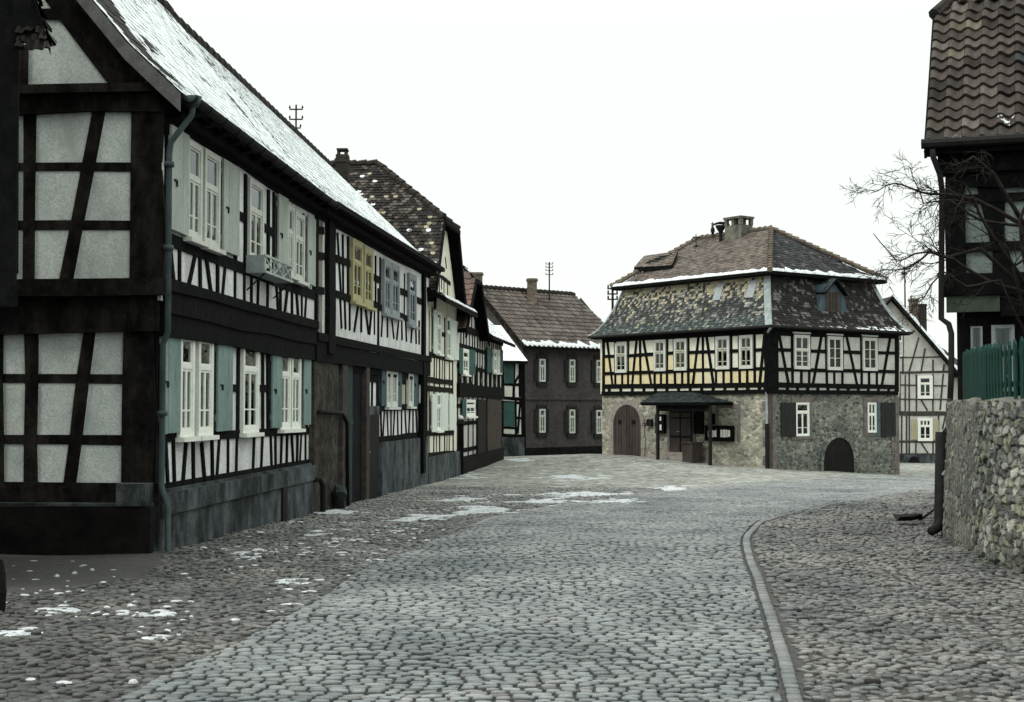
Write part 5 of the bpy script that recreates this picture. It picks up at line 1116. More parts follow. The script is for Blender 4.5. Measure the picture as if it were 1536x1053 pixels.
def mansR(u, v, rg):
    n_ = mnoise.noise(Vector((u*10, v*9, 50))); k = rg.random(); c = (.026, .024, .024)
    if n_ > .25 and k < .75: c = (.13, .115, .105)
    elif k < .12: c = (.10, .09, .085)
    b = rg.uniform(.65, 1.35); s = 0
    if v < .30: s = max(0, .62*(1-v/.28)*(.35+u)+ rg.gauss(0, .10)) if rg.random() < .85 else 0
    return (c[0]*b, c[1]*b, c[2]*b, s)
mb = MB(); tiles(mb, mL, .125, .11, mansL, lift=.022, seed=61, nseg=2, nose=.03, jit=.006); tiles(mb, mR, .125, .11, mansR, lift=.022, seed=62, nseg=2, nose=.03, jit=.006); tiles(mb, mLf, .25, .25, mansR, seed=63); tiles(mb, mBk, .25, .25, mansR, seed=64)
for r_ in (mL, mR, mBk, mLf): slab(mb, r_, .06, .03)
mb.build('mansard_roof', [M['tile'], M['timber']], HT)
for ci, wL, wR in ((0, .30, .06), (3, .10, .10), (1, .08, .22)):     # light slate strip up the front hip, narrow ones on the far hips
    mb = MB()
    for i in range(len(R6)-1):
        a, b = Vector(R6[i][ci]), Vector(R6[i+1][ci]); l = Vector((Ld[0], Ld[1], 0)); r = Vector((Rd[0], Rd[1], 0))
        d1, d2 = {0: (l, r), 3: (-l, r), 1: (l, -r)}[ci]; w1, w2 = wL, wR
        up = Vector((0, 0, .012)); out = {0: (-l-r), 1: (r-l), 3: (l-r)}[ci]*.04
        mb.add([a+out+up, b+out+up, b+d1*w1+out*.9+up, a+d1*w1+out*.9+up], [(0, 1, 2, 3)]); mb.add([a+out+up, b+out+up, b+d2*w2+out*.9+up, a+d2*w2+out*.9+up], [(0, 1, 2, 3)])
    mb.build('hip_flashing', M['lead'], HT)

# eaves: boards under the mansard and under the upper roof
mb = MB()
for e0_, e1_, za, zb in ((.05, .34, zE-.14, zE-.05), (-.60, -.32, zM-.13, zM-.02)):
    o, i_ = ring(e1_, za), ring(e0_, za); o2, i2 = ring(e1_, zb), ring(e0_, zb)
    for k in range(4): k2 = (k+1) % 4; mb.hexa([i_[k], i_[k2], o[k2], o[k], i2[k], i2[k2], o2[k2], o2[k]])
mb.build('eaves_board', M['timber'], HT)
# upper roof
uP, vP = 3.4, 3.85; vP = min(vP, lenR/2+.1); ridge_len = 4.2; zR = EYE+(611-343)/2133*57.03
def PT(u, v, z): return (TA[0]+Ld[0]*u+Rd[0]*v, TA[1]+Ld[1]*u+Rd[1]*v, z)
Pp, Qq = PT(uP, vP, zR), PT(uP+ridge_len, vP, zR-.0); U = ring(-.26, zM)
fl = lambda a, b, c, d: [(a, b), (lerp(a, c, .16)[:2]+(a[2]+(c[2]-a[2])*.11,), lerp(b, d, .16)[:2]+(b[2]+(d[2]-b[2])*.11,)), (c, d)]
uL = fl(U[3], U[0], Qq, Pp); uR = fl(U[0], U[1], Pp, lerp(Pp, Qq, .004)); uB = fl(U[1], U[2], Pp, Qq); uF = fl(U[2], U[3], Qq, lerp(Qq, Pp, .004))
def upL(u, v, rg): k = rg.uniform(.6, 1.4)*(1+.35*mnoise.noise(Vector((u*7, v*7, 9)))); w = rg.random(); return ((.125+.025*w)*k, (.108+.015*w)*k, .10*k, 0)
def upR(u, v, rg): k = rg.uniform(.5, 1.5)*(1+.3*mnoise.noise(Vector((u*7, v*7, 2)))); w = rg.random() < .08; return ((.040+.06*w)*k, (.042+.04*w)*k, (.044+.04*w)*k, 0)
mb = MB(); tiles(mb, uL, .17, .15, upL, lift=.02, seed=71); tiles(mb, uR, .17, .15, upR, lift=.02, seed=72); tiles(mb, uB, .25, .25, upR, seed=73); tiles(mb, uF, .25, .25, upL, seed=74)
for r_ in (uL, uR, uB, uF): slab(mb, r_, .07, .03)
mb.build('upper_roof', [M['tile'], M['timber']], HT)
mb = MB()
for a, b in ((U[0], Pp), (U[1], Pp), (U[3], Qq), (Pp, Qq)):
    a, b = Vector(a), Vector(b); n = int((b-a).length/.28)
    for k in range(n):
        sag = Vector((0, 0, -.16*math.sin(math.pi*min(1, (k/n)/.35))*(1 if a.z < b.z-.1 else 0)*.0))
        mb.tube([a.lerp(b, k/n)+Vector((0, 0, .06)), a.lerp(b, (k+1.15)/n)+Vector((0, 0, .02))], [.11, .085], 8)
mb.build('ridge_tiles', M['brick'], HT)
for rr2, w, sd_i, ed in ((uL, .085, 3, .5), (uR, .11, 8, .55)):
    a, b = Vector(rr2[0][0]), Vector(rr2[0][1]); c, d = Vector(rr2[1][0]), Vector(rr2[1][1]); snow_strip('snow_layer', HT, [(a.lerp(b, .01), b), (a.lerp(c, .98), b.lerp(d, .98))], .08, 150, 5, sd_i, ed+.45)
# chimney with open lantern top
D_ = 58.2; c = at_depth(1108, 326, D_); mb = MB(); w0, w1 = .50, .40; zt = c[2]; zb = at_depth(1108, 378, D_)[2]-.4; zs = at_depth(1108, 338, D_)[2]
dl = Vector((Ld[0], Ld[1], 0)); dr_ = Vector((Rd[0], Rd[1], 0)); C_ = Vector((c[0], D_, 0))
def cb(mb, a, b, lu, lv, z0, z1, wt=1.0): # box in the house's own axes
    P = [C_+dl*(a+s*lu)+dr_*(b+t*lv) for s, t in ((-1, -1), (-1, 1), (1, 1), (1, -1))]; P2 = [C_+dl*(a+s*lu*wt)+dr_*(b+t*lv*wt) for s, t in ((-1, -1), (-1, 1), (1, 1), (1, -1))]
    mb.hexa([(p.x, p.y, z0) for p in P]+[(p.x, p.y, z1) for p in P2])
cb(mb, 0, 0, .48, .36, zb, zs-.02, .95)
for s in (-.40, 0, .40):
    for t in (-.29, .29): cb(mb, s, t, .07, .07, zs-.02, zt-.09)
cb(mb, 0, 0, .50, .40, zt-.09, zt)
chs = mb.build('chimney', M['chimney_render'], HT)
# cowl, finials
mb = MB(); c = at_depth(1079, 340, 58.6); mb.tube([(c[0]+.05, 58.6, c[2]-1.0), (c[0]+.05, 58.6, c[2]-.02)], .07, 8); mb.lathe((c[0]+.05, 58.6, c[2]-.05), [(.07, -.20), (.19, 0), (.22, .10), (.0+.02, .12)], 12)
prev = None; vs = []
for k in range(9):
    x_ = c[0]-.30+.70*k/8; z_ = c[2]+.06+.12*math.sin(math.pi*(k+.5)/9); vs += [(x_, 58.35, z_), (x_, 58.85, z_), (x_, 58.85, z_-.05), (x_, 58.35, z_-.05)]
mb.add(vs, [(4*i+j, 4*i+4+j, 4*i+4+(j+1) % 4, 4*i+(j+1) % 4) for i in range(8) for j in range(4)]+[(3, 2, 1, 0), (32, 33, 34, 35)]); mb.build('chimney_cowl', M['iron'], HT)
for (px, yt, yb, nm, cross) in ((1069, 333, 358, 'finial', 0), (1044, 351, 369, 'weather_cross', 1)):
    t_, b_ = at_depth(px, yt, 59.4), at_depth(px, yb, 59.4); x_ = t_[0]; mb = MB(); mb.tube([(x_, 59.4, b_[2]-.5), (x_, 59.4, t_[2])], .022, 6)
    if cross: mb.box(x_-.14, x_+.14, 59.38, 59.42, t_[2]-.16, t_[2]-.11); mb.box(x_-.12, x_+.12, 59.38, 59.42, b_[2]-.03, b_[2]+.02)
    else: mb.lathe((x_, 59.4, t_[2]-.42), [(.02, -.1), (.09, .0), (.09, .12), (.03, .24), (.01, .3)], 10); mb.box(x_-.08, x_+.08, 59.38, 59.42, t_[2]-.10, t_[2]-.06)
    mb.build(nm, M['iron'], HT)
# shed dormer at the left end of the upper roof
D_ = 59.9; a = at_depth(951, 401, D_); b = at_depth(1008, 398, D_-1.6); c = at_depth(966, 384, D_+.9); d = at_depth(1017, 376, D_-.7)
mb = MB(); rr3 = [(a, b), (c, d)]; tiles(mb, rr3, .16, .15, upL, lift=.02, seed=81); slab(mb, rr3, .12, .02); mb.build('dormer_roof', [M['tile'], M['timber']], HT)
mb = MB(); a2 = at_depth(966, 400, D_+.2); b2 = at_depth(1004, 398, D_-1.3); c2 = at_depth(978, 386, D_+1.3); d2_ = at_depth(1020, 380, D_-.1); zl = a2[2]-.75
mb.hexa([(a2[0], a2[1], zl), (b2[0], b2[1], zl), (d2_[0], d2_[1], zl), (c2[0], c2[1], zl), (a2[0], a2[1], a2[2]+.05), (b2[0], b2[1], b2[2]+.02), (d2_[0], d2_[1], d2_[2]), (c2[0], c2[1], c2[2])]); mb.build('dormer_wall', M['timber'], HT)
# two light roof hatches on the yellow-tiled slope
for (x0, x1, y0, y1) in ((1073,1084,426,451),(1122,1134,421,447)):
    Fm = Fac((TA[0]+(Ld[0]+Rd[0])*.50, TA[1]+(Ld[1]+Rd[1])*.50), Ld, -1); b = wbox(Fm, P1, x0, y0, x1, y1); sl2 = .30
    mb = MB()
    def hp(u, z, o): return Fm.w(u, z, o-(z-b[2])*.33)
    u0, u1 = b[0], b[1]; mb.hexa([hp(u0, b[2], .18), hp(u1, b[2], .18), hp(u1, b[2], .05), hp(u0, b[2], .05), hp(u0, b[3], .14), hp(u1, b[3], .14), hp(u1, b[3], 0), hp(u0, b[3], 0)])
    h_ = mb.build('roof_hatch', M['zinc'], HT)
    mb = MB(); s = .10
    for ua_, ub_ in ((u0-s, u0-.01), (u1+.01, u1+s)): mb.hexa([hp(ua_, b[2]-.05, .10), hp(ub_, b[2]-.05, .10), hp(ub_, b[2]-.05, .0), hp(ua_, b[2]-.05, .0), hp(ua_, b[3]+.05, .10), hp(ub_, b[3]+.05, .10), hp(ub_, b[3]+.05, 0), hp(ua_, b[3]+.05, 0)])
    mb.build('hatch_cheeks', M['lead'], h_)
# slated dormer on the right face
Fd = Fac((TA[0]+(Rd[0]-0)*0+Ld[0]*.16, TA[1]+Ld[1]*.16), Rd, 1)
b = wbox(Fd, ZI, 556, 600, 658, 756); zt = Fd.pt(*ZI(600, 525))[1]; mb = MB()
Fd.rect(mb, b[0]-.10, b[1]+.10, b[2]-.12, zt-.1, -1.2, .0); dm = mb.build('dormer', M['shutter_blue'], HT)
mb = MB(); Fd.rect(mb, b[0], b[1], b[2], b[3], .0, .03)
for k in range(1, 4): Fd.rect(mb, b[0]+(b[1]-b[0])*k/4-.01, b[0]+(b[1]-b[0])*k/4+.01, b[2], b[3], .03, .045)
mb.build('hatch_door', M['door_brown'], dm)
mb = MB(); um = (b[0]+b[1])/2
fl_ = [(Fd.w(b[0]-.27, b[3]-.06, .22), Fd.w(um, zt+.12, .22)), (Fd.w(b[0]-.27, b[3]+.0, -1.3), Fd.w(um, zt+.22, -1.3))]; fr_ = [(Fd.w(um, zt+.12, .22), Fd.w(b[1]+.27, b[3]-.06, .22)), (Fd.w(um, zt+.22, -1.3), Fd.w(b[1]+.27, b[3]+.0, -1.3))]
for r_ in (fl_, fr_): tiles(mb, r_, .14, .13, slate, lift=.012, seed=91); slab(mb, r_, .06, .02)
mb.build('dormer_hood', [M['tile'], M['timber']], dm)
mb = MB()     # slated swept cheeks
for s, ub in ((-1, b[0]-.10), (1, b[1]+.10)):
    Fd.poly(mb, [(ub, b[2]-.12), (ub, zt-.15), (ub+s*.10, zt-.15), (ub+s*.20, b[2]+.5), (ub+s*.42, b[2]-.12)], -.45, .02 if s < 0 else .018)
mb.build('dormer_cheeks', M['shutter_blue'], dm)
# gutter and downpipe at the corner
mb = MB(); R_e = ring(.40, zE-.05)
for a, b in ((R_e[3], R_e[0]), (R_e[0], R_e[1])): mb.tube([a, b], .055, 8)
mb.build('gutter', M['iron'], HT)
mb = MB(); q = TL.pt(1153, 600)[0]
mb.tube([ring(.38, zE-.08)[0], TL.w(.10, zE-.35, .16), TL.w(.10, 2.4, .16), TL.w(.12, 2.3, .10), TL.w(.12, -.6, .10)], .05, 8); mb.build('downpipe', M['zinc'], HT)
mb = MB(); mb.tube([TL.w(.12, 1.1, .10), TL.w(.12, -.75, .10)], .075, 8); mb.build('standpipe', M['iron'], HT)

# things hung on the town hall's front
def case(name, label, cat_, bx, mat, off0, off1, papers, F=TL):
    b = wbox(F, ZH, *bx); t = thing(name, label, cat_, F.w((b[0]+b[1])/2, b[2], .05)); mb = MB(); F.rect(mb, b[0], b[1], b[2], b[3], off0, off1-.02)
    fr_ = .05
    for q in ((b[0], b[1], b[3]-fr_, b[3]), (b[0], b[1], b[2], b[2]+fr_), (b[0], b[0]+fr_, b[2]+fr_, b[3]-fr_), (b[1]-fr_, b[1], b[2]+fr_, b[3]-fr_)): F.rect(mb, *q, off1-.02, off1+.01)
    mb.build('case', mat, t)
    for (x0, y0, x1, y1) in papers:
        p = wbox(F, ZH, x0, y0, x1, y1); mb = MB(); F.rect(mb, p[0], p[1], p[2], p[3], off1-.02, off1-.012); mb.build('paper', M['paper'], t)
    return t
case('notice_case', 'wide black notice case with two rows of white papers beside the porch', 'notice case', (792,693,974,795), M['timber'], .0, .12, [(811,728,826,770),(829,724,842,772),(845,728,857,768),(859,722,866,770),(893,722,907,770),(910,720,924,772),(926,722,940,770),(943,724,956,768)])
case('notice_case', 'tall black notice case with two white sheets hung left of the town hall door', 'notice case', (466,620,526,745), M['timber'], .0, .12, [(482,636,503,662),(470,688,505,724)])
case('notice_board', 'large blank black board under the porch roof, right of the door', 'notice board', (712,600,774,748), M['timber'], .0, .08, [])
case('notice_board', 'small blank black board above the wide notice case', 'notice board', (810,616,846,686), M['timber'], .0, .06, [])
case('letter_box', 'small black box on the wall between arched gate and porch', 'letter box', (405,652,438,699), M['iron'], .0, .09, [])
case('plaque', 'small rust red plaque on the wall beside the arched gate', 'plaque', (371,674,391,700), M['door_brown'], .0, .04, [])
b = wbox(TL, ZH, 722, 800, 790, 905); gg = G(*TL.xy((b[0]+b[1])/2, .6)); bt = thing('wooden_bin', 'brown boarded bin standing under the right end of the porch', 'bin', TL.w((b[0]+b[1])/2, gg, .5)); mb = MB()
for k in range(5): w = (b[1]-b[0])/5; TL.rect(mb, b[0]+w*k+.008, b[0]+w*(k+1)-.008, gg, b[3]-.06, .72, .76)
TL.rect(mb, b[0]+.01, b[1]-.01, gg, b[3]-.06, .2, .72); mb.build('body', M['door_brown'], bt)
mb = MB(); TL.rect(mb, b[0]-.03, b[1]+.03, b[3]-.055, b[3], .17, .80); mb.build('lid', M['door_brown'], bt)
# mast behind the left end
p = at_depth(919, 470, 64); roof = thing('utility_pole', 'dark utility pole with three crossarms rising behind the left end of the mansard roof', 'utility pole', (p[0], 64, G(p[0], 64))); mb = MB(); zt = at_depth(919, 428, 64)[2]; mb.tube([(p[0], 64, G(p[0], 64)-.3), (p[0], 64, zt)], [.09, .05], 8); mb.build('pole', M['iron'], roof)
for y_ in (433, 441, 449):
    z = at_depth(919, y_, 64)[2]; mb = MB(); mb.box(p[0]-.24, p[0]+.24, 63.97, 64.03, z-.03, z+.03)
    for sx in (-.2, .2): mb.lathe((p[0]+sx, 64, z+.03), [(.02, 0), (.05, .03), (.03, .08), (.04, .12), (.01, .15)], 8)
    mb.build('crossarm', M['iron'], roof)

# ------------------------------------------------------------------ house behind the town hall, right
F7 = Fac((19.6, 75.0), (1, .03), 1); a7 = F7.pt(1345, 600)[0]-2.2; b7 = F7.pt(1450, 600)[0]
H7 = thing('timber_framed_house', 'pale grey timbered gable house with white windows and tan shutters behind the town hall', 'house', (21.5, 78, -1.2))
ax, az = F7.pt(1336, 447); ex, ez = F7.pt(1427, 553); slp = (az-ez)/(ex-ax)
zw = F7.pt(1400, 682)[1]
mb = MB(); F7.poly(mb, [(ax-(ex-ax), -1.6), (ex, -1.6), (ex, ez), (ax, az-.15), (ax-(ex-ax), ez)], -9, 0); mb.build('wall', M['plaster_pale'], H7)
mb = MB(); F7.rect(mb, ax-1, ex+.4, -1.9, zw, 0, .06); mb.build('plinth', M['concrete'], H7)
mb = MB(); c = F7.pt(*ZJ(1013, 893)); mb.tube([F7.w(c[0], c[1], 0), F7.w(c[0], c[1], .08)], .27, 14); mb.build('cellar_hole', M['door_dark'], H7)
t7 = MB(); F7.beams(t7, ZJ, [(915,333,1232,327,.12),(915,237,1195,233,.07),(915,590,1222,590,.24),(915,768,1165,770,.12),(915,850,1165,852,.14),(925,410,1035,413,.07),(1130,415,1220,416,.07),(920,500,1228,502,.07),(935,70,1020,72,.10)], .1, .02)
F7.beams(t7, ZJ, [(945,100,945,330),(985,340,985,580),(1030,345,1030,580),(1135,250,1135,330),(1135,340,1135,580),(1045,110,985,325),(1085,180,1060,325),(1200,340,1180,570),(1205,280,1200,330),(1060,505,1100,572),(938,595,936,850),(968,600,968,850),(985,600,985,850),(1028,765,1026,850),(1135,765,1136,850),(1060,775,1105,845),(1215,600,1195,690),(1170,600,1168,850),(928,345,926,580,.07),(960,345,960,580,.07)], .085, .012)
t7.build('timber_frame', M['timber_faded'], H7)
for bx in ((1036,352,1131,497),(1036,620,1131,765),(914,92,940,230)):
    window(F7, H7, wbox(F7, ZJ, *bx), 'white_paint', off=.02, cas=.16, transom=.70, curtain=0, upper_cols=3 if bx[1] > 600 else 1, sill=False)
for bx in ((997,626,1034,755),(1133,628,1170,756)): shutter(F7, H7, wbox(F7, ZJ, *bx), 'shutter_tan', off=.04, latch=False)
nr = [(F7.w(ex+.35, ez-.30, .35), F7.w(ex+.35, ez-.30, -9.3)), (F7.w(ax, az+.08, .35), F7.w(ax, az+.08, -9.3))]
nl = [(F7.w(ax-(ex-ax)-.35, ez-.3, -9.3), F7.w(ax-(ex-ax)-.35, ez-.3, .35)), (F7.w(ax, az+.08, -9.3), F7.w(ax, az+.08, .35))]
mb = MB()
for r_ in (nr, nl): tiles(mb, r_, .24, .22, upR, lift=.02, seed=95); slab(mb, r_, .14, .03)
mb.build('roof', [M['tile'], M['timber_worn']], H7)
q0, q1 = Vector(nr[0][0]), Vector(nr[1][0]); o = Vector((0, .55, .0)); snow_strip('snow_layer', H7, [(q0, q1), (q0+o+Vector((0, 0, .02)), q1+o+Vector((0, 0, .02)))], .22, 50, 4, 6, .2)
chimney(H7, 1370, 78, 448, 490, .42, M['brick']); chimney(H7, 1383.5, 77, 456, 500, .36, M['brick_dark'])
# a second roof beyond, seen above the snow-edged verge
H8 = thing('distant_house', 'dark slate roof beyond the pale timbered gable house, seen over its snowy verge', 'house', (26, 86, -1.2))
F8 = Fac((24.0, 84.0), (1, .05), 1); z8 = at_depth(1395, 470, 86)[2]
mb = MB(); mb.prism([F8.xy(-4), F8.xy(3.2), F8.xy(3.2, -5), F8.xy(-4, -5)], -2, 4.2); mb.build('wall', M['plaster_pale'], H8)
t_ = at_depth(1350, 456, 86); bq = at_depth(1424, 520, 84)
r8 = [(F8.w(-4.3, 3.6, .4), F8.w(3.4, 3.6, .4)), (F8.w(-4.3, 7.0, -2.6), F8.w(.2, 7.0, -2.6))]; r8b = [(F8.w(3.4, 3.6, .4), F8.w(3.4, 3.6, -5.4)), (F8.w(.2, 7.0, -2.6), F8.w(.2, 7.0, -2.62))]
mb = MB()
for r_ in (r8, r8b): tiles(mb, r_, .25, .25, upR, lift=.02, seed=97); slab(mb, r_, .12, .03)
mb.build('roof', [M['tile'], M['timber']], H8)
p = at_depth(1357, 430, 80); mt = thing('utility_pole', 'thin dark utility pole above the roof behind the bare branches', 'utility pole', (p[0], 85.0, -1.2)); p = at_depth(1357, 400, 85); mb = MB(); mb.tube([(p[0], 85, -1.3), (p[0], 85, p[2])], [.08, .04], 8); mb.build('pole', M['iron'], mt)
for y_ in (404, 410):
    z = at_depth(1357, y_, 85)[2]; mb = MB(); mb.box(p[0]-.2, p[0]+.2, 84.97, 85.03, z-.03, z+.03); mb.build('crossarm', M['iron'], mt)
# ------------------------------------------------------------------ RIGHT SIDE: garden wall, fence, tiled house, bare tree
ZWT = 1.76
def path_pts(P, step):
    out = []; P = [Vector((a, b, 0)) for a, b in P]
    for i in range(len(P)-1):
        n = max(1, int((P[i+1]-P[i]).length/step))
        for k in range(n): out.append(P[i].lerp(P[i+1], k/n))
    out.append(P[-1]); return out
GW = thing('garden_wall', 'rough rubble garden wall with yellow lichen stones at the right edge, green fence on top', 'wall', (5.6, 14, 0))
Wp = cat(WALLP, 60); Wp = path_pts([tuple(p) for p in Wp], .022); ns = len(Wp); nz = 84
rw = np.random.default_rng(3)
acc = np.concatenate([[0], np.cumsum([(Wp[i+1]-Wp[i]).length for i in range(ns-1)])]); S = acc[:, None]+np.zeros((1, nz+1)); Hh = np.linspace(0, 1, nz+1)[None]*np.ones((ns, 1))
gzz = np.array([float(surf(p.x, p.y)) for p in Wp])-.12; ztop = ZWT+.02*np.sin(acc*3)+.015*np.sin(acc*7.1); Zz = gzz[:, None]+(ztop-gzz)[:, None]*Hh
# irregular stones: jittered cells, nearest and second nearest centre
cs_, ch_ = .145, .088; cu_ = int(acc[-1]/cs_)+3; cv_ = int(2.5/ch_)+4
cen = np.zeros((cu_, cv_, 2)); sc = np.ones((cu_, cv_))
for i in range(cu_):
    for j in range(cv_): cen[i, j] = ((i-1+.5+.5*(j % 2)+rw.uniform(-.40, .40))*cs_, (j-1+.5+rw.uniform(-.36, .36))*ch_-.35)
cval = rw.random((cu_, cv_)); cdep = rw.normal(0, 1, (cu_, cv_))
wu = S+.018*np.sin(Zz*23+S*9)+.012*np.sin(S*31); wz = Zz+.014*np.sin(S*17+Zz*11)
d1_ = np.full(S.shape, 9.); d2_a = np.full(S.shape, 9.); iv = np.zeros(S.shape, int)
ci = np.floor(wu/cs_).astype(int)+1; cj = np.floor((wz+.35)/ch_).astype(int)+1
for di in (-2, -1, 0, 1, 2):
    for dj in (-2, -1, 0, 1, 2):
        a = np.clip(ci+di, 0, cu_-1); b = np.clip(cj+dj, 0, cv_-1); c = cen[a, b]; dd_ = np.sqrt(((wu-c[..., 0])/1.45)**2+(wz-c[..., 1])**2); idx = a*cv_+b
        nw = dd_ < d1_; d2_a = np.where(nw, d1_, np.minimum(d2_a, dd_)); iv = np.where(nw, idx, iv); d1_ = np.where(nw, dd_, d1_)
edge = np.clip((d2_a-d1_)/.030, 0, 1); cv1 = cval.ravel()[iv]; cd1 = cdep.ravel()[iv]
# old render still covers the stones towards the far corner
rend = np.clip((3.9-acc+.35*np.sin(np.linspace(0, 60, ns)))/.7, 0, 1)[:, None]*np.ones((1, nz+1)); rend = np.clip(rend*(.75+.5*np.sin(S*4.1+Zz*5.3)*np.sin(Zz*7.7-S*2)), 0, 1)
gr = rw.normal(0, 1, S.shape)
disp = (.022*edge**.5+.012*cd1)*(1-rend*.75)+rend*.016+.0016*gr+rend*.006*np.sin(S*40+np.sin(Zz*9)*2)
base = np.array([(.12, .12, .11), (.22, .22, .19), (.36, .355, .30), (.30, .30, .21), (.18, .18, .17), (.42, .415, .36)])
ix = np.clip((cv1*6).astype(int), 0, 5); colw = base[ix]*(.8+.5*((cv1*37) % 1))[..., None]
mort = np.array([.045, .042, .036]); colw = mort+(colw-mort)*edge[..., None]; rc = np.array([.20, .195, .175])*(.75+.18*gr[..., None]*.6+.2*np.sin(S*38)[..., None]); colw = colw*(1-rend[..., None])+rc*rend[..., None]
low = np.clip((.28-(Zz-gzz[:, None]))/.28, 0, 1)[..., None]; colw = colw*(1-low*.7)+np.array([.05, .065, .035])*low*.7
nrm2 = []
for i in range(ns):
    t_ = (Wp[min(i+3, ns-1)]-Wp[max(i-3, 0)]).normalized(); nrm2.append((t_.y, -t_.x))
nrm2 = np.array(nrm2); 
if nrm2[ns//2][0] > 0: nrm2 = -nrm2
PX = np.array([[p.x, p.y] for p in Wp]); batter = .10*(1-Hh)
V3 = np.zeros((ns, nz+1, 3)); V3[..., 0] = PX[:, 0, None]+nrm2[:, 0, None]*(disp+batter); V3[..., 1] = PX[:, 1, None]+nrm2[:, 1, None]*(disp+batter); V3[..., 2] = Zz+.004*gr
mb = MB(); mb.v = [tuple(q) for q in V3.reshape(-1, 3)]; mb.c = [(q[0], q[1], q[2], 0) for q in colw.reshape(-1, 3)]
mb.f = [(i*(nz+1)+j, (i+1)*(nz+1)+j, (i+1)*(nz+1)+j+1, i*(nz+1)+j+1) for i in range(ns-1) for j in range(nz)]; mb.mi = [0]*len(mb.f)
# cap and back
b0 = len(mb.v); TH_ = .42
for i in range(ns):
    for k, w in enumerate((0, .10, .25, TH_)):
        e = mnoise.noise(Vector((acc[i]*5, w*7, 0)))*.03; p = (PX[i, 0]-nrm2[i, 0]*w, PX[i, 1]-nrm2[i, 1]*w, ztop[i]+e+(.02 if 0 < k < 3 else -.005)); mb.v.append(p); q = .16+.08*mnoise.noise(Vector((acc[i]*9, w*20, 2))); mb.c.append((q, q*.98, q*.85, 0))
    mb.v.append((PX[i, 0]-nrm2[i, 0]*TH_, PX[i, 1]-nrm2[i, 1]*TH_, -.3)); mb.c.append((.15, .15, .14, 0))
for i in range(ns-1):
    for k in range(4): mb.f.append((b0+i*5+k, b0+(i+1)*5+k, b0+(i+1)*5+k+1, b0+i*5+k+1)); mb.mi.append(0)
    mb.f.append((i*(nz+1)+nz, (i+1)*(nz+1)+nz, b0+(i+1)*5, b0+i*5)); mb.mi.append(0)
mb.f.append(tuple([j for j in range(0, nz+1, 4)]+[b0+0, b0+3, b0+4])); mb.mi.append(0)
mb.build('masonry', M['wallstone'], GW, smooth=False)

# green fence standing on the wall
FN = thing('picket_fence', 'weathered dark green picket fence standing on top of the rubble garden wall', 'fence', (5.5, 15, 1.75))
fp = path_pts([(p.x+.16, p.y) for p in Wp if 5 < p.y < 18.35], .01); s = 0; k = 0; last = -9
fa = np.concatenate([[0], np.cumsum([(fp[i+1]-fp[i]).length for i in range(len(fp)-1)])])
rf = random.Random(4); s = .02; rails = []
def at_s(s):
    i = int(np.searchsorted(fa, s)); i = min(max(i, 1), len(fp)-1); f = (s-fa[i-1])/(fa[i]-fa[i-1]+1e-9); p = fp[i-1].lerp(fp[i], f); t_ = (fp[min(i+8, len(fp)-1)]-fp[max(i-8, 0)]).normalized(); return p, t_
n_ = 0
while s < fa[-1]-.1 and n_ < 95:
    p, t_ = at_s(s); nn = Vector((t_.y, -t_.x, 0)); w = .075; h = ZWT+.66+rf.uniform(-.02, .02); lean = t_*rf.uniform(-.015, .015); z0 = ZWT+.03; a = p-t_*w/2; b = p+t_*w/2; th = nn*.011
    mb = MB(); up = Vector((0, 0, h-.05)); m_ = (a+b)/2+lean
    P = [a-th, b-th, b+th, a+th]; mb.hexa([(q.x, q.y, z0) for q in P]+[(q.x+lean.x, q.y+lean.y, h-.05) for q in P])
    mb.add([tuple(q+lean+Vector((0, 0, h-.05))) for q in P]+[(m_.x-th.x, m_.y-th.y, h), (m_.x+th.x, m_.y+th.y, h)], [(0, 1, 4), (3, 5, 2), (0, 4, 5, 3), (1, 2, 5, 4)])
    mb.build('picket', M['fence_green'], FN); n_ += 1
    s += .094 if s < 1.7 else .20
for z in (ZWT+.16, ZWT+.50):
    mb = MB(); N_ = 30; st = fa[-1]*.98/N_
    for i in range(N_):
        p, t_ = at_s(i*st+.001); q, t2 = at_s((i+1)*st); nn = Vector((t_.y, -t_.x, 0)); o0, o1 = nn*-.055, nn*-.014
        P = [p+o0, q+o0, q+o1, p+o1]; mb.hexa([(v.x, v.y, z) for v in P]+[(v.x, v.y, z+.06) for v in P])
    mb.build('rail', M['fence_green'], FN)

# the house behind it
C9 = (6.14, 20.0); F9 = Fac(C9, (.94, -.34), 1); F9u = Fac(C9, (.94, -.34), 1, .10)
H9 = thing('tiled_house', 'dark timbered house at the right edge with a steep brown pantile roof and kinked downpipe', 'house', (8, 21.5, .0))
zj9 = F9.pt(1425, 440)[1]; ze9 = F9.pt(1425, 232)[1]
def q9(u, off): return F9.xy(u, off)
mb = MB(); mb.prism([F9.xy(.12, -.0), F9.xy(6, 0), F9.xy(6, -7), F9.xy(.12, -7)], -.3, zj9); mb.build('lower_wall', M['dark_stone'], H9)
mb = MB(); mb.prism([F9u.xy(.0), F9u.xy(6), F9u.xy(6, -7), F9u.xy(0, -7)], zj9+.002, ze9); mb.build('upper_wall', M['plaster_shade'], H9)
t9 = MB(); F9u.beam(t9, (.13, zj9), (.13, ze9), .26, .06)
for z in (zj9+.12,): F9u.beam(t9, (-.05, z), (6, z), .26, .08)
F9u.beam(t9, (0, ze9-.25), (6, ze9-.25), .50, .07)
for y_ in (300, 372): F9u.beam(t9, (0, F9u.pt(1430, y_)[1]), (6, F9u.pt(1430, y_)[1]), .13, .04)
F9u.beams(t9, P1, [(1470,250,1515,430,.2),(1498,280,1498,440,.16)], .15, .02)
for u in (1.6, 2.5, 3.4, 4.4, 5.4): F9u.beam(t9, (u, zj9), (u, ze9), .18, .03)
t9.build('timber_frame', M['timber'], H9)
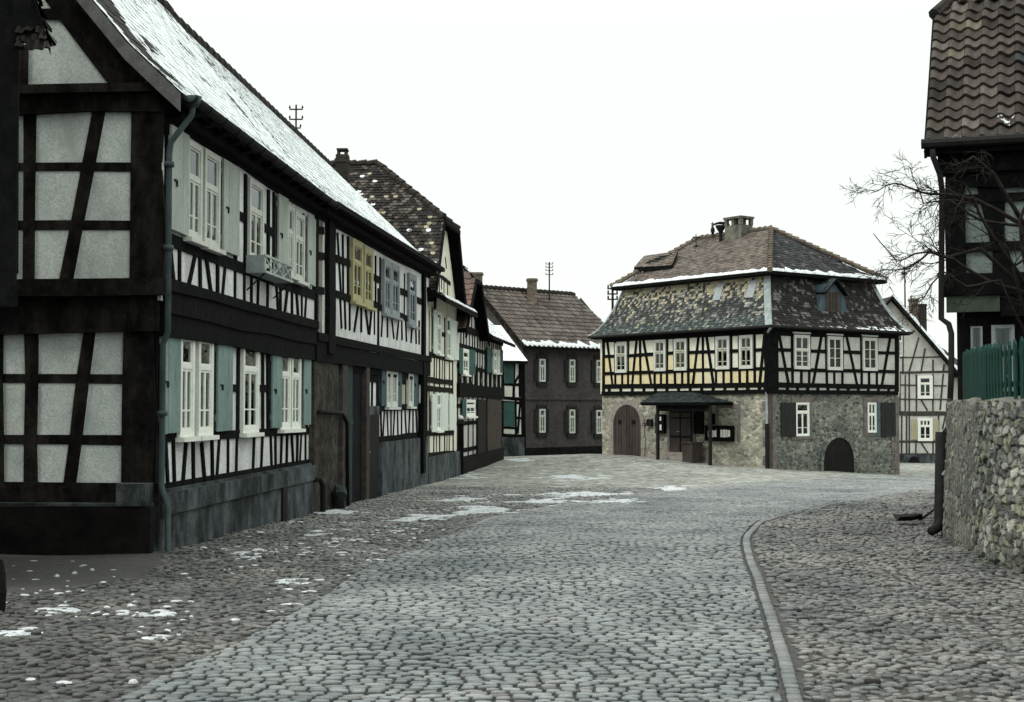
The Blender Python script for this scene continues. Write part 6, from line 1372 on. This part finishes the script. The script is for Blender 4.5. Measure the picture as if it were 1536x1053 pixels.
mb = MB()     # painted board under the jetty
a = F9u.pt(1420, 456); b = F9u.pt(1500, 458); F9u.rect(mb, a[0], b[0], zj9-.28, zj9-.06, .0, .10); mb.build('jetty_board', M['moss_green'], H9)
mb = MB(); F9u.rect(mb, -.06, 6, zj9-.05, zj9+.06, -.2, .13); F9u.rect(mb, b[0]+.01, 6, zj9-.35, zj9-.06, -.12, .08); mb.build('jetty_beam', M['timber'], H9)
for bx in ((1456,490,1474,516),(1487,488,1522,512)):
    bb_ = wbox(F9, P1, *bx); window(F9, H9, (bb_[0], bb_[1], bb_[2]-.7, bb_[3]), 'grey_paint', off=.01, cas=.05, curtain=2, sill=False)
# roof: eave, half hip, ridge
def R9(u, b, z): return F9.w(u, z, -b)
zt9 = at_depth(1412, 20, 21.6)[2]
ke = EYE+(611-212)/2133*19.7
r9 = [(R9(-.24, -.42, ke), R9(6.2, -.42, ke)), (R9(-.24, .15, ke+.55), R9(6.2, .15, ke+.55)), (R9(-.24, 1.95, zt9+.02), R9(6.2, 1.95, zt9+.02)), (R9(1.0, 3.4, zt9+1.75), R9(6.2, 3.4, zt9+1.75))]
h9 = [(R9(-.24, 4.85, zt9), R9(-.24, 1.95, zt9)), (R9(1.0, 3.42, zt9+1.75), R9(1.0, 3.4, zt9+1.75))]
k9 = [(R9(6.2, 7.2, ke), R9(-.24, 7.2, ke)), (R9(6.2, 4.85, zt9), R9(-.24, 4.85, zt9)), (R9(6.2, 3.42, zt9+1.75), R9(1.0, 3.42, zt9+1.75))]
def pan(u, v, rg):
    k = rg.uniform(.35, 1.05); n2_ = mnoise.noise(Vector((u*30, v*14, 2))); c = (.082, .068, .060) if n2_ < .2 else (.13, .112, .10)
    w = rg.random(); 
    if w < .06: c = (.15, .13, .10)
    if w > .97: c = (.065, .078, .078)
    s = .40+rg.gauss(0, .05) if (v < .08 and rg.random() < .3) else 0
    return (c[0]*k, c[1]*k, c[2]*k, s)
mb = MB(); tiles(mb, r9, .235, .262, pan, nseg=8, amp=.034, lift=.05, seed=101, jit=.008, stagger=False); tiles(mb, h9, .235, .26, pan, nseg=4, amp=.026, lift=.045, seed=102, stagger=False); tiles(mb, k9, .235, .26, pan, nseg=2, amp=.02, seed=103)
slab(mb, r9, .12, .05); slab(mb, h9, .1, .05); slab(mb, k9, .1, .05)
mb.build('roof', [M['tile'], M['timber']], H9)
mb = MB(); 
for i in range(2):
    a, b = Vector(r9[i][0]), Vector(r9[i+1][0]); o = Vector((F9.d[0], F9.d[1], 0))*-.03; mb.hexa([a+o+Vector((0, 0, -.22)), b+o+Vector((0, 0, -.22)), b-o*.3+Vector((0, 0, -.22)), a-o*.3+Vector((0, 0, -.22)), a+o+Vector((0, 0, .0)), b+o, b-o*.3, a-o*.3+Vector((0, 0, .0))])
mb.build('bargeboard', M['timber_worn'], H9)
mb = MB(); a, b = Vector(h9[0][1]), Vector(h9[1][1])
for k in range(6): mb.tube([a.lerp(b, k/6)+Vector((0, 0, .06)), a.lerp(b, (k+1.1)/6)+Vector((0, 0, .03))], [.11, .09], 8)
mb.build('hip_tiles', M['brick_dark'], H9)
# the verge side wall over the eave: boards and soffit
mb = MB(); F9.rect(mb, -.28, 6.2, ze9-.0, ke-.10, -.1, .34); F9.rect(mb, -.10, 6, ze9-.30, ze9-.002, -.1, .24); mb.build('eaves_board', M['timber'], H9)
mb = MB(); F9.poly(mb, [(.0, 0), (.001, 0)], 0, 0) if False else None
P = [F9u.w(.02, ze9, 0), F9u.w(.02, ze9, -7), F9u.w(.02, zt9-.2, -4.8), F9u.w(.02, zt9-.2, -2.0)]; P2 = [F9u.w(.2, p[2], 0) for p in P]; P2 = [F9u.w(.2, ze9, 0), F9u.w(.2, ze9, -7), F9u.w(.2, zt9-.2, -4.8), F9u.w(.2, zt9-.2, -2.0)]
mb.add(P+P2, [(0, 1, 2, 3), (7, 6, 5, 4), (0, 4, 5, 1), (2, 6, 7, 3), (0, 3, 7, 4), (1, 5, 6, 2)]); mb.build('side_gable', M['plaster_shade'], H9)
# gutter along the eave and the downpipe, kinked at the jetty
mb = MB(); mb.tube([F9.w(-.30, ke-.03, .50), F9.w(6.2, ke-.05, .50)], .07, 8); mb.build('gutter', M['iron'], H9)
def pd(px, py, D): return at_depth(px, py, D)
mb = MB(); mb.tube([pd(1399, 224, 19.55), pd(1400, 236, 19.55), pd(1410, 262, 19.6), pd(1413, 285, 19.7), pd(1412, 440, 19.7), pd(1412, 478, 19.7), pd(1423, 486, 19.6), pd(1427, 500, 19.55), pd(1427, 560, 19.4), pd(1425, 604, 19.3)], .040, 10)
mb.build('downpipe', M['iron'], H9, smooth=True)
mb = MB(); z = gnd(1409, 792); mb.tube([pd(1425, 600, 19.2), pd(1424, 640, 18.9), pd(1416, 652, 18.75)], .045, 8); mb.tube([pd(1412, 648, 18.7), pd(1410, 775, 18.7), pd(1408, 790, 18.65), pd(1397, 797, 18.5)], [.075, .075, .07, .06], 10)
mb.build('standpipe', M['iron'], H9, smooth=True)
mb = MB(); mb.tube([pd(1420, 690, 18.6), pd(1420, 705, 18.6), pd(1414, 713, 18.6)], .022, 8); mb.build('pipe_elbow', M['zinc'], H9, smooth=True)

# shovel lying beside the drainpipe
c = at_depth(1363, 786, 18.0); gx0, gy0 = gnd(1363, 786); zz = float(surf(gx0, gy0))
sh_ = thing('shovel', 'black shovel lying on the cobbles with its handle towards the drainpipe', 'shovel', (gx0, gy0, zz))
mb = MB(); n = 8; vs = []
for i in range(n+1):
    for j in range(5):
        f = i/n; g = j/4-.5; x = gx0-.17+.36*f; wd = .22*(1-.75*max(0, f-.55)/.45); y = gy0+g*wd*2; z = zz+.06+.07*abs(g)*2-.01*math.sin(f*3)+.03*f; vs.append((x, y, z))
m0 = len(vs); vs += [(x, y, z-.012) for x, y, z in vs]
fs = [(i*5+j, i*5+j+1, (i+1)*5+j+1, (i+1)*5+j) for i in range(n) for j in range(4)]; fs += [tuple(m0+q for q in reversed(f)) for f in fs]
for i in range(n): fs += [(i*5, (i+1)*5, m0+(i+1)*5, m0+i*5), (i*5+4, m0+i*5+4, m0+(i+1)*5+4, (i+1)*5+4)]
mb.add(vs, fs); mb.build('blade', M['iron'], sh_)
mb = MB(); e = gnd(1407, 772); mb.tube([(gx0+.16, gy0, zz+.07), (gx0+.26, gy0+.1, zz+.10), (e[0], e[1], float(surf(*e))+.12)], .018, 8); mb.build('handle', M['timber_worn'], sh_)

# bare tree between wall and house
TR_ = thing('bare_tree', 'leafless fruit tree spreading thin drooping branches left past the tiled house', 'tree', (6.95, 18.9, .6))
rt_ = random.Random(23); tk = MB(); cr = MB()
def grow(mb, p, d, r, ln, depth, droop):
    n = 5; pts = [p]; rad = [r]; q = Vector(p); dd = Vector(d).normalized()
    for k in range(n):
        dd = (dd+Vector((rt_.gauss(0, .16), rt_.gauss(0, .16), rt_.gauss(0, .13)-droop*.10))).normalized(); q = q+dd*(ln/n); pts.append(Vector(q)); rad.append(r*(1-.62*(k+1)/n))
    mb.tube(pts, rad, 5 if r > .015 else 3)
    if depth <= 0: return
    nb = {4: 5, 3: 5, 2: 5, 1: 4}.get(depth, 4)
    for b in range(nb):
        f = rt_.uniform(.22, 1.0); i = min(int(f*n), n-1); base_ = pts[i].lerp(pts[i+1], f*n-i); side = Vector((rt_.gauss(0, 1), rt_.gauss(0, 1), rt_.gauss(0, .8))); axis = (pts[i+1]-pts[i]).normalized(); side = (side-axis*side.dot(axis)).normalized()
        nd = (axis*rt_.uniform(.5, 1.0)+side*rt_.uniform(.6, 1.0)+Vector((0, 0, .05))).normalized()
        grow(cr, base_, nd, max(.0042, rad[i]*rt_.uniform(.42, .62)), ln*rt_.uniform(.42, .66), depth-1, droop*1.1)
base_t = Vector((6.95, 18.9, .5)); tk_pts = [base_t, base_t+Vector((-.02, -.02, .9)), base_t+Vector((.02, -.05, 1.8)), base_t+Vector((-.06, -.08, 2.7)), base_t+Vector((-.14, -.10, 3.6))]
tk.tube(tk_pts, [.11, .09, .075, .06, .045], 9)
def pw(px, py, D): return Vector(at_depth(px, py, D))
def limb(pts, r0, r1, dep, nsub, sub=(.25, .52)):
    pts = [Vector(p) for p in pts]; n = len(pts); rad = [r0+(r1-r0)*i/(n-1) for i in range(n)]
    fine = []; fr = []
    for i in range(n-1):
        for k in range(3): f = k/3; fine.append(pts[i].lerp(pts[i+1], f)+Vector((rt_.gauss(0, .015), rt_.gauss(0, .015), rt_.gauss(0, .015)))*(1 if k else 0)); fr.append(rad[i]+(rad[i+1]-rad[i])*f)
    fine.append(pts[-1]); fr.append(rad[-1]); cr.tube(fine, fr, 6)
    for b in range(int(nsub*.8)):
        f = rt_.uniform(.25, 1.0)*(len(fine)-1); i = min(int(f), len(fine)-2); bp = fine[i].lerp(fine[i+1], f-i); ax_ = (fine[i+1]-fine[i]).normalized(); sd3 = Vector((rt_.gauss(-.3, .7), rt_.gauss(0, .9), rt_.gauss(0, .9))); sd3 = (sd3-ax_*sd3.dot(ax_)).normalized()
        grow(cr, bp, ax_*.8+sd3*rt_.uniform(.5, 1), max(.005, fr[i]*.5), rt_.uniform(*sub), dep, .5)
limb([tk_pts[3], pw(1470, 372, 18.6), pw(1425, 385, 18.5), pw(1395, 377, 18.5), pw(1360, 402, 18.5), pw(1312, 408, 18.6)], .032, .006, 2, 13)
limb([tk_pts[3], pw(1480, 420, 18.5), pw(1430, 388, 18.4), pw(1388, 378, 18.3), pw(1345, 392, 18.2), pw(1310, 350, 18.2)], .028, .005, 2, 12)
limb([tk_pts[4], pw(1465, 300, 18.7), pw(1420, 292, 18.7), pw(1380, 288, 18.8), pw(1345, 275, 18.8), pw(1305, 290, 18.9)], .030, .005, 2, 14)
limb([tk_pts[4], pw(1470, 330, 18.5), pw(1425, 300, 18.5), pw(1385, 305, 18.4), pw(1365, 250, 18.4)], .022, .005, 2, 10)
limb([tk_pts[4], pw(1490, 260, 18.6), pw(1460, 235, 18.6), pw(1440, 250, 18.6)], .032, .010, 2, 7)
limb([tk_pts[2], pw(1500, 420, 18.4), pw(1450, 430, 18.3), pw(1410, 405, 18.2), pw(1390, 440, 18.2), pw(1372, 452, 18.2)], .022, .005, 2, 10)
limb([tk_pts[3], pw(1530, 330, 18.5), pw(1560, 270, 18.5)], .04, .01, 2, 8)
limb([tk_pts[2], pw(1520, 400, 18.4), pw(1545, 380, 18.3)], .03, .01, 2, 7)
limb([tk_pts[3], pw(1480, 340, 18.3), pw(1450, 280, 18.2), pw(1430, 330, 18.1)], .03, .008, 2, 8)
tk.build('trunk', M['bark'], TR_, smooth=True); cr.build('crown', M['bark'], TR_, smooth=True)

# ------------------------------------------------------------------ near left: dark corner of a neighbouring barn
H0 = thing('wooden_barn', 'nearly black jettied barn corner cut off by the left edge, ragged tiles overhead', 'barn', (-6.2, 12.6, 0))
def px_x(px, D): return at_depth(px, 300, D)[0]
zb0 = at_depth(10, 438, 13.0)[2]
mb = MB(); edge_ = [(px_x(27, 13.0), 13.0), (px_x(22, 16.2), 16.2), (px_x(22, 16.2)-1.6, 16.2), (px_x(27, 13.0)-1.6, 13.0)]
mb.prism(edge_, zb0+.05, 7.2)
for k in range(6): x_ = px_x(27, 13)-.24*k; mb.box(x_-.235, x_-.0, 12.965+R_.uniform(-.008, .008), 13.0, zb0+.05, 7.2)
mb.build('wall', M['timber'], H0)
mb = MB(); mb.prism([(px_x(29, 12.93), 12.93), (px_x(23, 16.1), 16.1), (-7.6, 16.1), (-6.5, 12.93)], zb0-.14, zb0+.05); mb.build('jetty_beam', M['timber'], H0)
mb = MB(); mb.prism([(px_x(-30, 13.4), 13.4), (px_x(-34, 16.0), 16.0), (-8.5, 16.0), (-7.6, 13.4)], -.3, zb0-.14); mb.build('lower_wall', M['dark_stone'], H0)
def dk_(u, v, rg): k = rg.uniform(.5, 1.5); return (.016*k, .014*k, .013*k, 0)
mb = MB(); pf = [(20, -40), (40, -40), (70, 58), (62, 70), (20, 62)]     # boxed eave end under the tiles
fr_ = [at_depth(a, b, 12.62) for a, b in pf]; bk_ = [at_depth(a, b, 13.0) for a, b in pf]; n = len(pf)
mb.add(fr_+bk_, [tuple(range(n-1, -1, -1)), tuple(range(n, 2*n))]+[(k, (k+1) % n, n+(k+1) % n, n+k) for k in range(n)]); mb.build('eave_box', M['timber'], H0)
rb = [(at_depth(76, 70, 12.55), at_depth(75, 68, 13.1)), (at_depth(42, -45, 12.55), at_depth(41, -45, 13.1))]
rb2 = [(at_depth(24, 74, 12.5), at_depth(76, 72, 12.5)), (at_depth(24, 40, 12.62), at_depth(66, 40, 12.62))]
mb = MB(); tiles(mb, rb, .14, .13, dk_, nseg=3, amp=.012, lift=.03, jit=.015, seed=110); tiles(mb, rb2, .085, .09, dk_, nseg=3, amp=.012, lift=.02, jit=.02, seed=111); slab(mb, rb, .06, .02); mb.build('roof', [M['tile'], M['timber']], H0)
x, y = gnd(2, 915); rock('guard_stone', 'dark upright guard stone at the lower left edge of the photo', (x-.06, y, G(x, y)+.15), (.1, .1, .26), Euler((0, 0, .3)), M['dark_stone'], 12)
